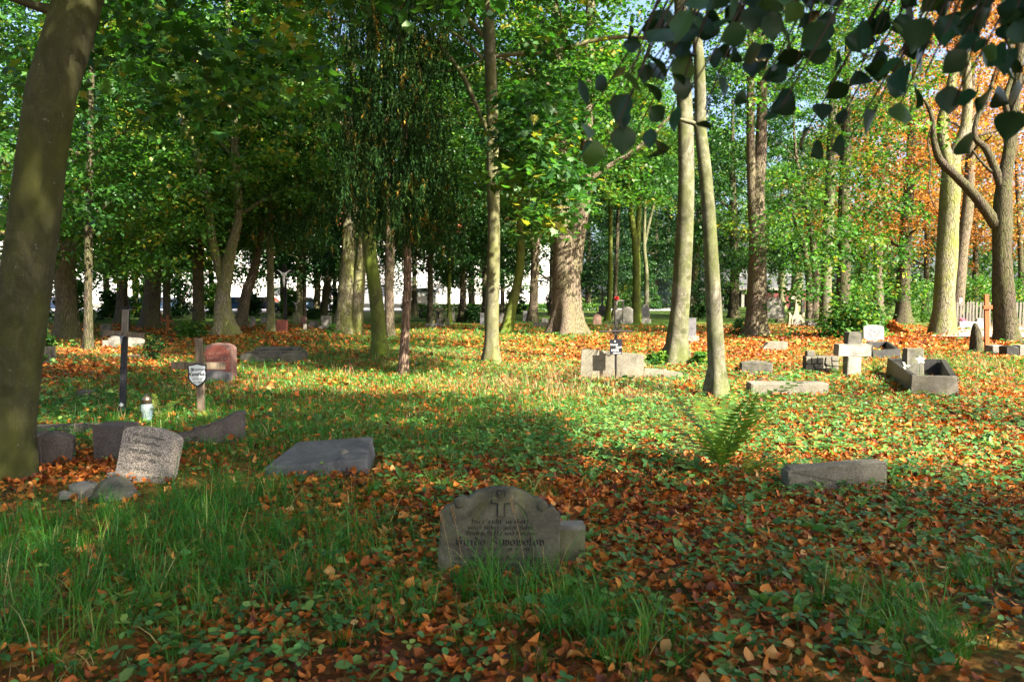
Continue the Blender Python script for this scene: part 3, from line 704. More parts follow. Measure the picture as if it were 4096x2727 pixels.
for (x, y), vi, z0, s, mat, lab in off:
    root = empty('linden_tree' if mat is LL else 'maple_tree', (x, y, 0)); tag(root, lab, 'tree', 'trees outside the picture')
    tube_obj('trunk', [(0, 0, -.1, .24), (.05, .1, 3, .21), (.1, 0, 8, .15), (0, .1, 14, .05)], B['smooth'], root, sides=12, rings=18, flare=.6, seed=int(abs(x)*10))
    c = link('crown', CROWN[vi], None, root, (0, 0, z0), (0, 0, x)); c.scale = (s, s, s); set_mat(c, mat)
    for q in range(5):
        a = q*1.3 + x
        tube_obj('limb', [(.1, 0, z0+q*.8, .08), (math.cos(a)*1.2, math.sin(a)*1.2, z0+q*.8+.6, .06), (math.cos(a)*2.8*s, math.sin(a)*2.8*s, z0+q*.8+1.2, .015)], B['smooth'], root, sides=6, rings=8)

# --- low sprays seen against the wood
def rnd_sprays(n, u0, u1, v0, v1, y0, y1, r0, r1, per, seed):
    r_ = np.random.default_rng(seed)
    return [(r_.uniform(u0, u1), r_.uniform(v0, v1), r_.uniform(y0, y1), r_.uniform(r0, r1), int(per*r_.uniform(.7, 1.3))) for _ in range(n)]
sprays(LBL_C, rnd_sprays(34, 2010, 2300, 330, 700, -5, -1.5, .35, .75, 55, 3) + rnd_sprays(16, 2060, 2300, 620, 900, -5, -2.5, .3, .6, 55, 4)
       + rnd_sprays(10, 2000, 2400, 0, 330, -4, 1, .4, .8, 50, 5), LM, 7, .155, True, .5)
sprays(LBL_X, rnd_sprays(20, 2430, 2660, 480, 860, -3, 1, .45, .9, 60, 13) + rnd_sprays(14, 2100, 2640, 0, 420, -2, 2, .5, 1.0, 70, 14), LL, 15, .15, True)
sprays(LBL_H, rnd_sprays(36, 3090, 3480, 640, 1010, -4, 1, .5, 1.0, 75, 23) + rnd_sprays(34, 3080, 3640, 900, 1200, -4.5, 0, .45, .9, 75, 24)
       + rnd_sprays(18, 2900, 3080, 820, 1130, -1, 3, .5, .9, 60, 25), LL, 26, .135)
sprays(LBL_P, rnd_sprays(26, 3350, 3720, 540, 900, -3, 2, .6, 1.1, 60, 33) + rnd_sprays(60, 2900, 3720, -60, 560, -6, 4, .7, 1.3, 65, 34), LL, 36, .14)
sprays(LBL_NEAR, rnd_sprays(30, 380, 1250, -60, 420, 1.0, 4.5, .35, .75, 50, 43) + rnd_sprays(12, -100, 240, 120, 900, 2.5, 6, .5, .9, 60, 44), LM, 46, .14, True)
sprays(LBL_K, rnd_sprays(40, 350, 1000, 500, 900, -8, 0, .5, 1.0, 80, 53) + rnd_sprays(26, 380, 860, 850, 1120, -6, 0, .5, 1.0, 80, 54), LL, 56, .125)
def hanging(label, items, seed, mat, size=.07):
    """drooping thuja sprays"""
    root, gx, Yd = TREES[label]; r_ = np.random.default_rng(seed); P = []; W = []
    for u, v, dy, r, n in items:
        p = at(u, v, Yd + dy); c = np.array([p.x-gx, dy, p.z])
        k = max(n//14, 1)
        for _ in range(k):
            s = c + np.array([r_.normal(0, r*.5), r_.normal(0, r*.5), r_.normal(0, r*.35)])
            yawc = r_.random()*6.28; tcol = r_.beta(2, 3) if r_.random() > .05 else .98
            for j in range(14):
                t = j/14; P.append((s + np.array([math.cos(yawc)*.10*t, math.sin(yawc)*.10*t, -.34*t + r_.normal(0, .015)]), yawc + (1.2 if j % 2 else -1.2) + r_.normal(0, .3), -1.0 + r_.normal(0, .35), tcol))
    pos = np.array([p[0] for p in P]); n = len(P)
    tv = LEAF2*np.array([.5, 1.4, 1])
    V, Q, T, C = scatter(tv, None, LEAF2_T, pos, np.array([p[1] for p in P]), np.array([p[2] for p in P]), r_.normal(0, .5, n), size*r_.uniform(.7, 1.3, n),
                         np.stack([np.clip(np.array([p[3] for p in P]) + r_.normal(0, .08, n), 0, 1), r_.random(n)], -1))
    return link('foliage', mesh_np('foliage', V, Q, T, C), mat, root)
hanging(LBL_T, rnd_sprays(190, 1380, 1760, -150, 880, -1.4, 1.4, .4, .65, 230, 61) + rnd_sprays(30, 1540, 1720, 300, 980, -1.0, 1.0, .3, .5, 150, 62), 63, M['leaf_thuja'])
hanging(LBL_T2, rnd_sprays(170, 1100, 1580, -150, 950, -2, 2, .5, .8, 230, 64) + rnd_sprays(26, 1060, 1300, 560, 960, -2, 2, .5, .7, 150, 65) + rnd_sprays(22, 1690, 1850, 620, 1000, 1, 4, .5, .8, 150, 66), 67, M['leaf_thuja'], .085)
for lab in (LBL_T, LBL_T2):
    root, gx, Yd = TREES[lab]; r_ = np.random.default_rng(len(lab))
    for q in range(16):
        a = r_.random()*6.28; z = r_.uniform(2.2, 8.5); L = r_.uniform(.9, 1.9)
        tube_obj('limb', [(0, 0, z, .022), (math.cos(a)*L*.5, math.sin(a)*L*.5, z+.05, .014), (math.cos(a)*L, math.sin(a)*L, z-.25, .004)], B['dark'], root, sides=5, rings=7, seed=q)

# --- distant woodland, an uncountable mass far behind everything
def woodland():
    r_ = np.random.default_rng(71); pads = []
    for _ in range(1150):
        x = r_.uniform(-130, 150); y = r_.uniform(125, 165); top = 20 + 16*vnoise(x, y*0, 13, 3)
        z = top*r_.random()**.8
        pads.append(((x, y, z), r_.uniform(1.6, 3.2), 62, .72))
    for _ in range(420):
        x = r_.uniform(9, 75); y = r_.uniform(112, 124); z = (10 + 6*vnoise(x, y*0, 9, 4))*r_.random()**.9
        pads.append(((x, y, z + .3), r_.uniform(1.3, 2.4), 62, .6))
    me = pads_mesh('distant_woodland', pads, 72, thick=.7)
    tag(link('distant_woodland', me, LF), 'far green wood closing the view behind the street', 'woodland', kind='stuff')
woodland()

# --- shrubs and low evergreens
def shrub(name, label, u, v, w, h, mat, n=900, leaf=.09, cat='shrub', shape='round', Y=None, group=None, stems=5):
    g = G(u, v); k = mpp(g.y); W, Hh = w*k, h*k; r_ = np.random.default_rng(int(u*3+v))
    root = empty(name, (g.x, g.y, Hf(g.x, g.y))); tag(root, label, cat, group)
    m = max(n//45, 4); pads = []
    for _ in range(m):
        z = Hh*r_.uniform(.08, .98); a = r_.random()*6.28
        lim = {'round': math.sqrt(max(1-((z/Hh-.45)/.6)**2, .05)), 'cone': 1.05 - z/Hh, 'low': 1.0 - .6*z/Hh}[shape]
        q = W/2*lim*math.sqrt(r_.random())*.9
        pads.append(((q*math.cos(a), q*math.sin(a), z), max(W*.16, leaf*1.2), 45, leaf))
    link('foliage', pads_mesh('foliage', pads, int(u), LEAF6 if g.y < 30 else LEAF2, LEAF6_T if g.y < 30 else LEAF2_T, thick=W*.05), mat, root)
    for s in range(stems):
        a = s*2.4
        tube_obj('stem', [(0, 0, -.03, .012), (math.cos(a)*W*.12, math.sin(a)*W*.12, Hh*.4, .009), (math.cos(a)*W*.28, math.sin(a)*W*.28, Hh*.8, .004)], M['twig'], root, sides=5, rings=6)
    return root
shrub('leafy_shrub', 'low bright leafy bush at the foot of the mossy trunk at the left', 770, 1352, 120, 70, LL, 1200, .10)
shrub('leafy_shrub', 'sapling with round leaves right beside the leaning foreground trunk', 172, 1460, 90, 180, M['leaf_maple'], 700, .085)
shrub('thuja_bush', 'small dark evergreen bush on thin stems right of the tall crucifix', 612, 1440, 72, 105, M['leaf_thuja'], 1400, .045)
shrub('leafy_shrub', 'brightly sunlit bush of big round leaves in front of the bright boughs', 3400, 1352, 330, 130, LL, 3000, .13, shape='low')
shrub('leafy_shrub', 'tall sunlit bush behind the bright round-leaved one', 3450, 1310, 200, 190, LL, 2200, .11)
shrub('leafy_shrub', 'small plant with pointed leaves left of the flaking dark trunk', 2952, 1338, 75, 60, M['herb'], 500, .10, shape='low')
shrub('leafy_shrub', 'low seedlings round the foot of the stout pale trunk', 2640, 1462, 150, 50, LL, 700, .09, shape='low')
shrub('leafy_shrub', 'seedlings right of the foot of the stout pale trunk', 2800, 1468, 80, 60, LL, 450, .09, shape='low')
shrub('evergreen_shrub', 'dark upright evergreen between the pale pair of trunks', 2795, 1282, 90, 160, M['leaf_dark'], 2400, .14, shape='round')
shrub('spruce_tree', 'bluish spruce in the thicket right of the bleached trunk', 2650, 1236, 130, 230, M['leaf_spruce'], 3200, .22, cat='tree', shape='cone')
shrub('spruce_tree', 'darker spruce left of the stout pale trunk', 2600, 1240, 90, 150, M['leaf_dark'], 2000, .2, cat='tree', shape='cone')
shrub('evergreen_shrub', 'round clipped evergreen behind the black monument', 2395, 1212, 64, 50, M['leaf_dark'], 1500, .3)
shrub('leafy_shrub', 'green bush filling the gap behind the picket fence', 3930, 1290, 190, 190, LL, 2400, .16)
shrub('leafy_shrub', 'green bush behind the picket fence at the picture edge', 4090, 1292, 200, 220, LL, 2400, .16)
shrub('leafy_shrub', 'pale green bush left of the mossy Y trunk', 3690, 1288, 160, 160, LL, 1800, .14)
shrub('leafy_shrub', 'yellowish bush behind the trunk with orange leaves', 3560, 1262, 120, 150, LL, 1500, .16)
shrub('leafy_shrub', 'ferny undergrowth on the lawn left of the central maple', 1895, 1290, 110, 60, M['leaf_dark'], 900, .16, shape='low')
shrub('leafy_shrub', 'dark undergrowth behind the gravestones left of the giant', 1255, 1275, 110, 40, M['leaf_dark'], 900, .15, shape='low')
shrub('leafy_shrub', 'leafy sprouts at the foot of the double-stemmed giant', 1335, 1338, 80, 40, LL, 500, .09, shape='low')
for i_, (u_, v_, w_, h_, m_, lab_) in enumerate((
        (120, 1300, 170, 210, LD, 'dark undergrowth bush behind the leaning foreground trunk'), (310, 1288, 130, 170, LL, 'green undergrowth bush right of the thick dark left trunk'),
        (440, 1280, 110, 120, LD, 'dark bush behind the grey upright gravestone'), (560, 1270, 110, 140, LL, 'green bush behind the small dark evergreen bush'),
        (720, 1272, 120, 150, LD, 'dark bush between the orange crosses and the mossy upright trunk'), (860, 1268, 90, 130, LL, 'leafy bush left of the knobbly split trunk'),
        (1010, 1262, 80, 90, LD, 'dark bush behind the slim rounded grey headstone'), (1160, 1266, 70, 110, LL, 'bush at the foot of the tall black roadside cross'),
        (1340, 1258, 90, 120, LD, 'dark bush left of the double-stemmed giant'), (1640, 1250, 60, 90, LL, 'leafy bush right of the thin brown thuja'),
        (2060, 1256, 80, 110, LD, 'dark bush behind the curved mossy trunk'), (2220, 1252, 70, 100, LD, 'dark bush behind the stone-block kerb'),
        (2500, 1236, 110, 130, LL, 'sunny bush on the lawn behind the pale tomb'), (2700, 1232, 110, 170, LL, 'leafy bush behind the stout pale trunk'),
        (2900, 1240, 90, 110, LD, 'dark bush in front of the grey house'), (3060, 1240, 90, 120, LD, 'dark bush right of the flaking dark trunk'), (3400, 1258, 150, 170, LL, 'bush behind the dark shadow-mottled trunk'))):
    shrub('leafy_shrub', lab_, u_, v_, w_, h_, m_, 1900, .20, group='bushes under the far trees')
shrub('leafy_shrub', 'grass-like clump beside the dark headstone on the lawn', 1706, 1272, 40, 34, M['herb'], 300, .2, shape='low')

# ------------------------------------------------------------------ street behind: buildings, cars, hedge, fences
M['facade'] = m_plain('white_facade', (.78, .76, .72), .8, .2, var=.04, scale=1)
M['facade_shaded'] = m_plain('shaded_grey_siding', (.085, .09, .095), .8, .2, var=.08, scale=2)  # tree shade over the house is put into this darker grey
M['roof_tile'] = m_plain('red_roof_tiles', (.36, .10, .05), .8, .2, var=.2, scale=3)
M['trim_red'] = m_plain('red_window_trim', (.34, .06, .055), .6, .3)
M['roof_dark'] = m_plain('dark_roof_felt', (.05, .06, .06), .8)
M['garage_in'] = m_plain('garage_shade', (.022, .014, .012), .9)  # near-black fill stands in for the shade inside the garage openings
M['beige'] = m_plain('beige_gate', (.50, .44, .38), .6)
M['tyre'] = m_plain('tyre_rubber', (.015, .015, .015), .9)
M['rim'] = m_plain('wheel_rim', (.35, .35, .36), .4, .5, .6)
M['lamp_red'] = m_plain('tail_lamp', (.45, .012, .010), .2, .5)
def windows(root, spots, w, h, frame_m, y=-.06):
    bmf = bmesh.new(); t = .09
    for c, s in (((0, 0, h/2), (w, .08, t)), ((0, 0, -h/2), (w, .08, t)), ((-w/2, 0, 0), (t, .078, h+.1)), ((w/2, 0, 0), (t, .078, h+.1)), ((0, .005, 0), (t*.8, .06, h-.1))):
        bm_box(bmf, c, s)
    mf = bpy.data.meshes.new('window'); bmf.to_mesh(mf); bmf.free(); mf.materials.append(frame_m)
    bp = bmesh.new(); bm_box(bp, (0, 0, 0), (w-.06, .03, h-.06)); mp = bpy.data.meshes.new('pane'); bp.to_mesh(mp); bp.free(); mp.materials.append(M['pane'])
    for x, z in spots:
        o = link('window', mf, None, root, (x, y, z)); link('pane', mp, None, o, (0, .03, 0))
def long_building():
    Y0 = 96.0; x0, x1 = -64.0, 7.0; W = x1-x0
    r = empty('apartment_building', ((x0+x1)/2, Y0, 0)); tag(r, 'long white building with a red tiled roof behind the trees', 'building')
    box('wall', (W, 9, 8.6), M['facade'], r, (0, 4.5, 4.25), bevel=.02)
    bm = bmesh.new(); bm_prism(bm, [(-.6, 8.5), (9.6, 8.5), (4.5, 12.6)], -W/2-.4, W/2+.4)
    bmesh.ops.rotate(bm, verts=bm.verts[:], cent=(0, 0, 0), matrix=Matrix.Rotation(math.pi/2, 3, 'Z'))
    for v in bm.verts: v.co.x, v.co.y = v.co.x, v.co.y
    bm_obj('roof', bm, M['roof_tile'], r)
    box('plinth', (W+.1, .2, .5), M['stone_pale'], r, (0, -.1, .3), bevel=.02)
    sp = [(-W/2+2.5+k*3.3, z) for k in range(int((W-4)/3.3)) for z in (2.1, 5.6)]
    windows(r, sp, 1.3, 1.4, M['beige'])
    for k in range(3):
        dx = -W/2 + 12 + k*24
        d = box('door', (1.2, .14, 2.2), M['beige'], r, (dx+.9, -.05, 1.15), bevel=.02)
        box('awning', (2.2, 1.0, .14), M['facade'], r, (dx+.9, -.5, 2.6), bevel=.02)
long_building()
def garage():
    g = at(1690, 1218, 82); r = empty('garage_building', (g.x, 82, 0)); tag(r, 'low white garage with a dark curved roof and a beige gate', 'building')
    box('wall', (2.6, 4, 1.9), M['facade'], r, (0, 2, .95), bevel=.02)
    prism('roof', [(-1.45, 1.9), (1.45, 1.9), (1.2, 2.12), (.6, 2.28), (0, 2.34), (-.6, 2.28), (-1.2, 2.12)], -.1, 4.1, M['roof_dark'], r, bevel=0)
    for s in (-1, 1): box('gate_leaf', (.78, .06, 1.5), M['beige'], r, (.15 + s*.4, -.03, .78), bevel=.01)
garage()
def grey_house():
    Y0 = 104.0; a = at(2800, 1225, Y0); b = at(3230, 1225, Y0); W = b.x-a.x
    r = empty('grey_house', ((a.x+b.x)/2, Y0, 0)); tag(r, 'grey two-storey house with a raised upper floor over dark garages', 'house')
    box('wall', (W, 8, 5.2), M['facade_shaded'], r, (0, 4, 5.1), bevel=.02)
    box('floor_slab', (W+.3, 8.3, .3), M['stone_grey'], r, (0, 4, 2.36), bevel=.02)
    for k in range(5): box('garage_opening', (W/5-.45, .2, 2.1), M['garage_in'], r, (-W/2 + W/5*(k+.5), 2.2, 1.1), bevel=.01)
    box('back_wall', (W, .3, 2.3), M['garage_in'], r, (0, 2.7, 1.12), bevel=.01)
    for k in range(6): box('pillar', (.38, .38, 2.25), M['stone_grey'], r, (-W/2 + .3 + (W-.6)/5*k, .5, 1.1), bevel=.02)
    windows(r, [(-W/2+2.1+k*3.0, 5.0) for k in range(4)], 1.7, 1.9, M['stone_grey'])
    for k in range(4): box('balcony_panel', (2.0, .06, .75), M['facade_shaded'], r, (-W/2+2.1+k*3.0, -.09, 3.45), bevel=.01)
    prism('roof', [(-W/2-.4, 7.7), (W/2+.4, 7.7), (W/2-2, 9.6), (-W/2+2, 9.6)], -.4, 8.4, M['roof_dark'], r, bevel=.02)
grey_house()
def plank_fence():
    a = at(3040, 1232, 99); b = at(3290, 1232, 99); L = b.x-a.x; n = 26
    r = empty('plank_fence', (a.x, 99, 0)); tag(r, 'dark red plank fence behind the big weathered headstone', 'fence')
    bm = bmesh.new(); bm_box(bm, (0, 0, .9), (L/n-.02, .05, 1.8)); me = bpy.data.meshes.new('plank'); bm.to_mesh(me); bm.free(); me.materials.append(M['wood_redpaint'])
    for k in range(n): link('plank', me, None, r, (L/n*(k+.5), random.uniform(-.01, .01), random.uniform(-.03, .03)))
    for z in (.5, 1.4): box('rail', (L, .06, .1), M['wood_redpaint'], r, (L/2, .06, z), bevel=.01)
plank_fence()
def picket_fence():
    a, b = G(3790, 1312), G(4500, 1322); d = b-a; L = d.length; n = 52; an = math.atan2(d.y, d.x)
    r = empty('picket_fence', (a.x, a.y, 0), (0, 0, an)); tag(r, 'grey wooden picket fence with white posts beyond the sandy path', 'fence')
    hh = 108*mpp(a.y)
    bm = bmesh.new(); bm_prism(bm, [(-.04, .08), (.04, .08), (.04, hh-.07), (0, hh), (-.04, hh-.07)], -.012, .012)
    me = bpy.data.meshes.new('picket'); bm.to_mesh(me); bm.free(); me.materials.append(M['wood_picket'])
    for k in range(n):
        o = link('picket', me, None, r, (L*k/n, -.03, random.uniform(-.03, .02))); o.rotation_euler = (0, random.gauss(0, .02), 0)
    for z in (.35, hh-.3): box('rail', (L, .05, .09), M['wood_picket'], r, (L/2, .02, z), bevel=.01)
    for k in range(5): box('post', (.11, .11, hh+.2), M['white_paint'], r, (L*(k+.35)/4.6, .09, (hh+.2)/2-.05), bevel=.01)
picket_fence()
def hedge():
    a, b = at(1640, 1236, 79), at(2420, 1236, 79); L = b.x-a.x; r = empty('trimmed_hedge', ((a.x+b.x)/2, 79, 0)); tag(r, 'low trimmed hedge along the lawn before the white building', 'hedge')
    r_ = np.random.default_rng(9); n = 9000
    P = np.stack([r_.uniform(-L/2, L/2, n), r_.uniform(-.35, .35, n), r_.uniform(0, .72, n)], -1)
    V, Q, T, C = scatter(LEAF2, None, LEAF2_T, P, r_.random(n)*6.28, r_.normal(0, .8, n), r_.normal(0, .8, n), .16*r_.uniform(.7, 1.3, n), r_.random((n, 2)))
    link('foliage', mesh_np('foliage', V, Q, T, C), LL, r)
    for k in range(8): tube_obj('stem', [(L*(k/7-.5)*.95, 0, -.03, .03), (L*(k/7-.5)*.95+.05, 0, .55, .012)], M['twig'], r, sides=5, rings=4)
hedge()
def car(label, u, paint, Y=74.0, face=1, L=4.1, Hc=1.40, cols=None):
    g = at(u, 1248, Y); r = empty('parked_car', (g.x, Y, .03), (0, 0, math.radians(random.uniform(-4, 4)))); tag(r, label, 'car', 'cars parked along the street')
    m = m_plain('car_paint', paint, .25, .5, 0.0, .03); f = face
    prof = [(-2.0, .30), (-2.03, .58), (-1.95, .82), (-1.15, .88), (1.1, .90), (1.9, .80), (2.02, .6), (2.0, .28)]
    prism('body', [(f*x*L/4.1, z) for x, z in prof], -.82, .82, m, r, bevel=.06)
    cab = [(-1.75, .86), (-1.25, Hc-.04), (-.3, Hc), (.45, Hc-.03), (1.15, .88)]
    bm = bmesh.new(); bm_prism(bm, [(f*x*L/4.1, z) for x, z in cab], -.74, .74)
    for v in bm.verts:
        if v.co.z > 1.1: v.co.y *= .84
    soften(bm, .05); bm_obj('cabin', bm, m, r)
    for s in (-1, 1):
        for xa, xb in ((-1.35, -.42), (-.32, .72)):
            prism('window', [(f*xa*L/4.1, .93), (f*xb*L/4.1, .93), (f*(xb-.22)*L/4.1, Hc-.1), (f*(xa+.18)*L/4.1, Hc-.1)], s*.745-.01, s*.70, M['pane'], r, bevel=0)
    for xx, rot in ((1.02, .75), (-1.58, -.75)):
        box('windscreen', (.03, 1.2, .55), M['pane'], r, (f*(xx)*L/4.1, 0, 1.12), Matrix.Rotation(-f*rot, 3, 'Y'), bevel=.005)
    for sx in (-1.28, 1.28):
        for s in (-1, 1):
            w = lathe('wheel', [(.17, -.09), (.29, -.09), (.31, -.05), (.31, .05), (.29, .09), (.17, .09)], M['tyre'], r, 18)
            w.location = (sx*L/4.1, s*.76, .30); w.rotation_euler = (math.pi/2, 0, 0)
            lathe('rim', [(.001, .07), (.10, .075), (.175, .05), (.175, -.05), (.001, -.07)], M['rim'], w, 14)
    for s in (-1, 1):
        box('tail_light', (.05, .34, .16), M['lamp_red'], r, (-f*2.0*L/4.1, s*.58, .68), bevel=.01)
        box('headlight', (.05, .32, .14), M['enamel_white'], r, (f*1.96*L/4.1, s*.58, .66), bevel=.01)
    box('bumper', (.14, 1.6, .16), M['tyre'], r, (-f*2.04*L/4.1, 0, .42), bevel=.02)
car('blue car seen between the knobbly tree and the slanting trunk', 930, (.05, .14, .38), face=-1)
car('dark car with red tail lamps left of the thin pale trunk', 1062, (.10, .10, .24), face=1)
car('light blue car half hidden left of the slanting dark trunk', 1232, (.22, .36, .55), face=1)
car('pale blue car behind the two orange crosses', 660, (.25, .38, .52), face=-1)
car('blue-grey car far left behind the thick dark trunk', 222, (.16, .22, .36), face=1)
car('grey car behind the tall crucifix', 520, (.30, .31, .33), face=1)

# ------------------------------------------------------------------ lettering
def text(parent, body, size, x, z, mat, y=-.004, align='CENTER', shear=0.0, bold=0.0, name='inscription'):
    cu = bpy.data.curves.new('txt', 'FONT'); cu.body = body; cu.size = size; cu.align_x = align; cu.shear = shear; cu.offset = bold
    cu.extrude = .0008; cu.resolution_u = 2
    tmp = bpy.data.objects.new('txt', cu); COL.objects.link(tmp)
    dg = bpy.context.evaluated_depsgraph_get(); me = bpy.data.meshes.new_from_object(tmp.evaluated_get(dg))
    bpy.data.objects.remove(tmp); bpy.data.curves.remove(cu); me.name = name; me.materials.clear()
    return link(name, me, mat, parent, (x, y, z), (math.pi/2, 0, 0))
GL = {'a': '.1,.9 .4,1 .5,.85 .5,.1 .6,0|.5,.55 .12,.4 .08,.12 .25,0 .5,.15', 'b': '.08,1.55 .08,.1 .3,0 .52,.15 .52,.8 .32,1 .08,.8', 'c': '.5,.9 .3,1 .08,.8 .08,.15 .28,0 .5,.12',
      'd': '.05,1.5 .5,1.0 .52,.15 .3,0 .08,.15 .08,.75 .3,1 .5,.85', 'e': '.5,.12 .28,0 .08,.15 .08,.8 .3,1 .5,.8 .12,.45', 'f': '.5,1.5 .3,1.6 .15,1.4 .15,-.3|.0,1 .4,1',
      'g': '.5,.9 .3,1 .08,.8 .08,.2 .28,.05 .5,.2|.5,1 .5,-.3 .25,-.5 .05,-.35', 'h': '.08,1.6 .08,0|.08,.8 .35,1 .5,.8 .5,.1 .35,-.4', 'i': '.05,.85 .18,1 .18,.12 .3,0|.16,1.3 .22,1.36',
      'k': '.1,1.6 .1,0|.1,.6 .4,1 .5,.85|.15,.55 .5,0', 'l': '.1,1.6 .1,.12 .28,0', 'm': '0,.85 .12,1 .12,0|.12,.8 .3,1 .4,.85 .4,0|.4,.8 .58,1 .7,.85 .7,.12 .82,0',
      'n': '0,.85 .12,1 .12,0|.12,.8 .36,1 .5,.85 .5,.12 .62,0', 'o': '.3,1 .08,.8 .08,.18 .3,0 .52,.18 .52,.8 .3,1', 'p': '.0,1 .1,.9 .1,-.5|.1,.8 .35,1 .52,.8 .52,.18 .3,0 .1,.12',
      'r': '0,.85 .12,1 .12,.1 .24,0|.12,.75 .32,1 .46,.85', 's': '.48,.88 .3,1 .1,.8 .46,.35 .3,0 .06,.12', 't': '.16,1.35 .16,.12 .36,0|0,1 .4,1', 'u': '.02,.88 .12,1 .12,.15 .3,0 .5,.2|.5,1 .5,.12 .62,0',
      'v': '.0,1.1 .12,1 .12,.15 .3,0 .5,.2 .5,.75 .3,1', 'w': '0,1.1 .12,1 .12,.12 .26,0 .4,.12 .4,1|.4,.12 .55,0 .7,.2 .7,.8 .55,1', 'z': '.05,1 .5,1 .1,.5 .4,.45 .45,.0 .05,-.1',
      'H': '.05,1.3 .25,1.5 .25,.1 .1,0|.25,.9 .6,1.1 .75,.9 .75,.1 .6,-.2', 'G': '.75,1.35 .45,1.5 .12,1.2 .12,.3 .4,0 .7,.2 .7,.8 .45,.8|.4,1.3 .4,.3', 'S': '.75,1.3 .5,1.5 .15,1.25 .2,.95 .65,.6 .7,.25 .4,0 .05,.2',
      'B': '.1,1.4 .2,1.5 .2,0|.2,1.4 .6,1.4 .65,1.0 .25,.8|.3,.8 .7,.6 .65,.1 .3,0 .05,.1', 'N': '.0,1.3 .15,1.5 .2,0|.2,1.2 .5,1.5 .65,1.2 .65,.1 .8,0', 'C': '.75,1.3 .45,1.5 .12,1.2 .12,.3 .4,0 .75,.2|.4,1.2 .4,.4',
      'D': '.1,1.5 .55,1.4 .75,1.0 .75,.4 .45,0 .05,.1|.25,1.4 .25,.1', 'F': '.2,1.5 .2,-.1|.05,1.4 .4,1.5 .75,1.35|.2,.8 .55,.85', 'L': '.2,1.5 .2,.15 .0,0|.1,.05 .4,.1 .75,0|.2,1.5 .5,1.4', 'Z': '.1,1.4 .7,1.4 .3,.7 .65,.5 .6,.05 .1,0',
      '1': '.1,1.1 .3,1.4 .3,0', '2': '.08,1.1 .3,1.4 .5,1.1 .1,0 .55,0', '3': '.1,1.3 .4,1.4 .45,1 .2,.75 .5,.5 .4,0 .1,.1', '4': '.4,0 .4,1.4 .05,.4 .6,.4', '5': '.5,1.4 .15,1.4 .15,.8 .45,.8 .5,.3 .3,0 .05,.1',
      '7': '.05,1.4 .55,1.4 .25,0', '9': '.5,.8 .3,.6 .1,.9 .3,1.4 .5,1.1 .45,.3 .2,0', '0': '.3,1.4 .08,1.1 .08,.3 .3,0 .52,.3 .52,1.1 .3,1.4', '8': '.3,.75 .1,1.1 .3,1.4 .5,1.1 .3,.75 .08,.35 .3,0 .52,.35 .3,.75',
      '.': '.05,.08 .12,.16', ',': '.08,.12 .05,-.2', '*': '.05,1 .5,.4|.5,1 .05,.4|.28,1.1 .28,.3', '+': '.25,1.3 .25,0|.05,.95 .45,.95'}
def blackletter(parent, body, xh, x, z, mat, y=-.004, width=None):
    """broad-pen strokes at a fixed nib angle; centred on x, baseline at z"""
    nib = np.array([math.cos(.7), math.sin(.7)])*.105; V = []; Q = []; cx = 0.0; k = 0
    for ch in body:
        if ch == ' ': cx += .55; continue
        g = GL.get(ch)
        if not g: cx += .5; continue
        mx = 0
        for st in g.split('|'):
            p = [np.array([float(a) for a in q.split(',')]) for q in st.split(' ')]; mx = max(mx, max(q[0] for q in p))
            for a, b in zip(p, p[1:]):
                o = np.array([cx, 0]); zo = (k % 5)*.00012; k += 1
                for q in (a-nib+o, a+nib+o, b+nib+o, b-nib+o): V.append((q[0], -zo, q[1]))
                Q.append(range(len(V)-4, len(V)))
        cx += mx + .2
    V = np.array(V); s = xh
    sx = s if width is None else width/cx
    V[:, 0] = (V[:, 0]-cx/2)*sx; V[:, 2] *= s
    return link('inscription', mesh_np('inscription', V, np.array([list(q) for q in Q])), mat, parent, (x, y, z))

# ------------------------------------------------------------------ gravestones
def shape(kind, w, h):
    a = w/2
    if kind == 'flat': return [(-a, 0), (a, 0), (a, h), (-a, h)]
    if kind == 'arch':
        r = h*.16; return [(-a, 0), (a, 0)] + [(a*math.cos(t)*1.0, h-r + r*math.sin(t)) for t in np.linspace(0, math.pi, 13)]
    if kind == 'round':
        r = min(a, h*.6); return [(-a, 0), (a, 0)] + [(a*math.cos(t), h-r + r*math.sin(t)) for t in np.linspace(0, math.pi, 15)]
    if kind == 'shoulder':
        b = a*.72; r = h*.13; return [(-a, 0), (a, 0), (a, h-r*1.5), (b, h-r*1.35)] + [(b*math.cos(t), h-r + r*math.sin(t)) for t in np.linspace(.1, math.pi-.1, 11)] + [(-b, h-r*1.35), (-a, h-r*1.5)]
    if kind == 'slant': return [(-a, 0), (a, 0), (a, h*.82), (a*.6, h*.9), (-a*.2, h), (-a, h*.93)]
    if kind == 'broken': return [(-a, 0), (a, 0), (a*.98, h), (a*.1, h*.97), (-a*.55, h*.93), (-a*.78, h*.6), (-a, h*.3)]
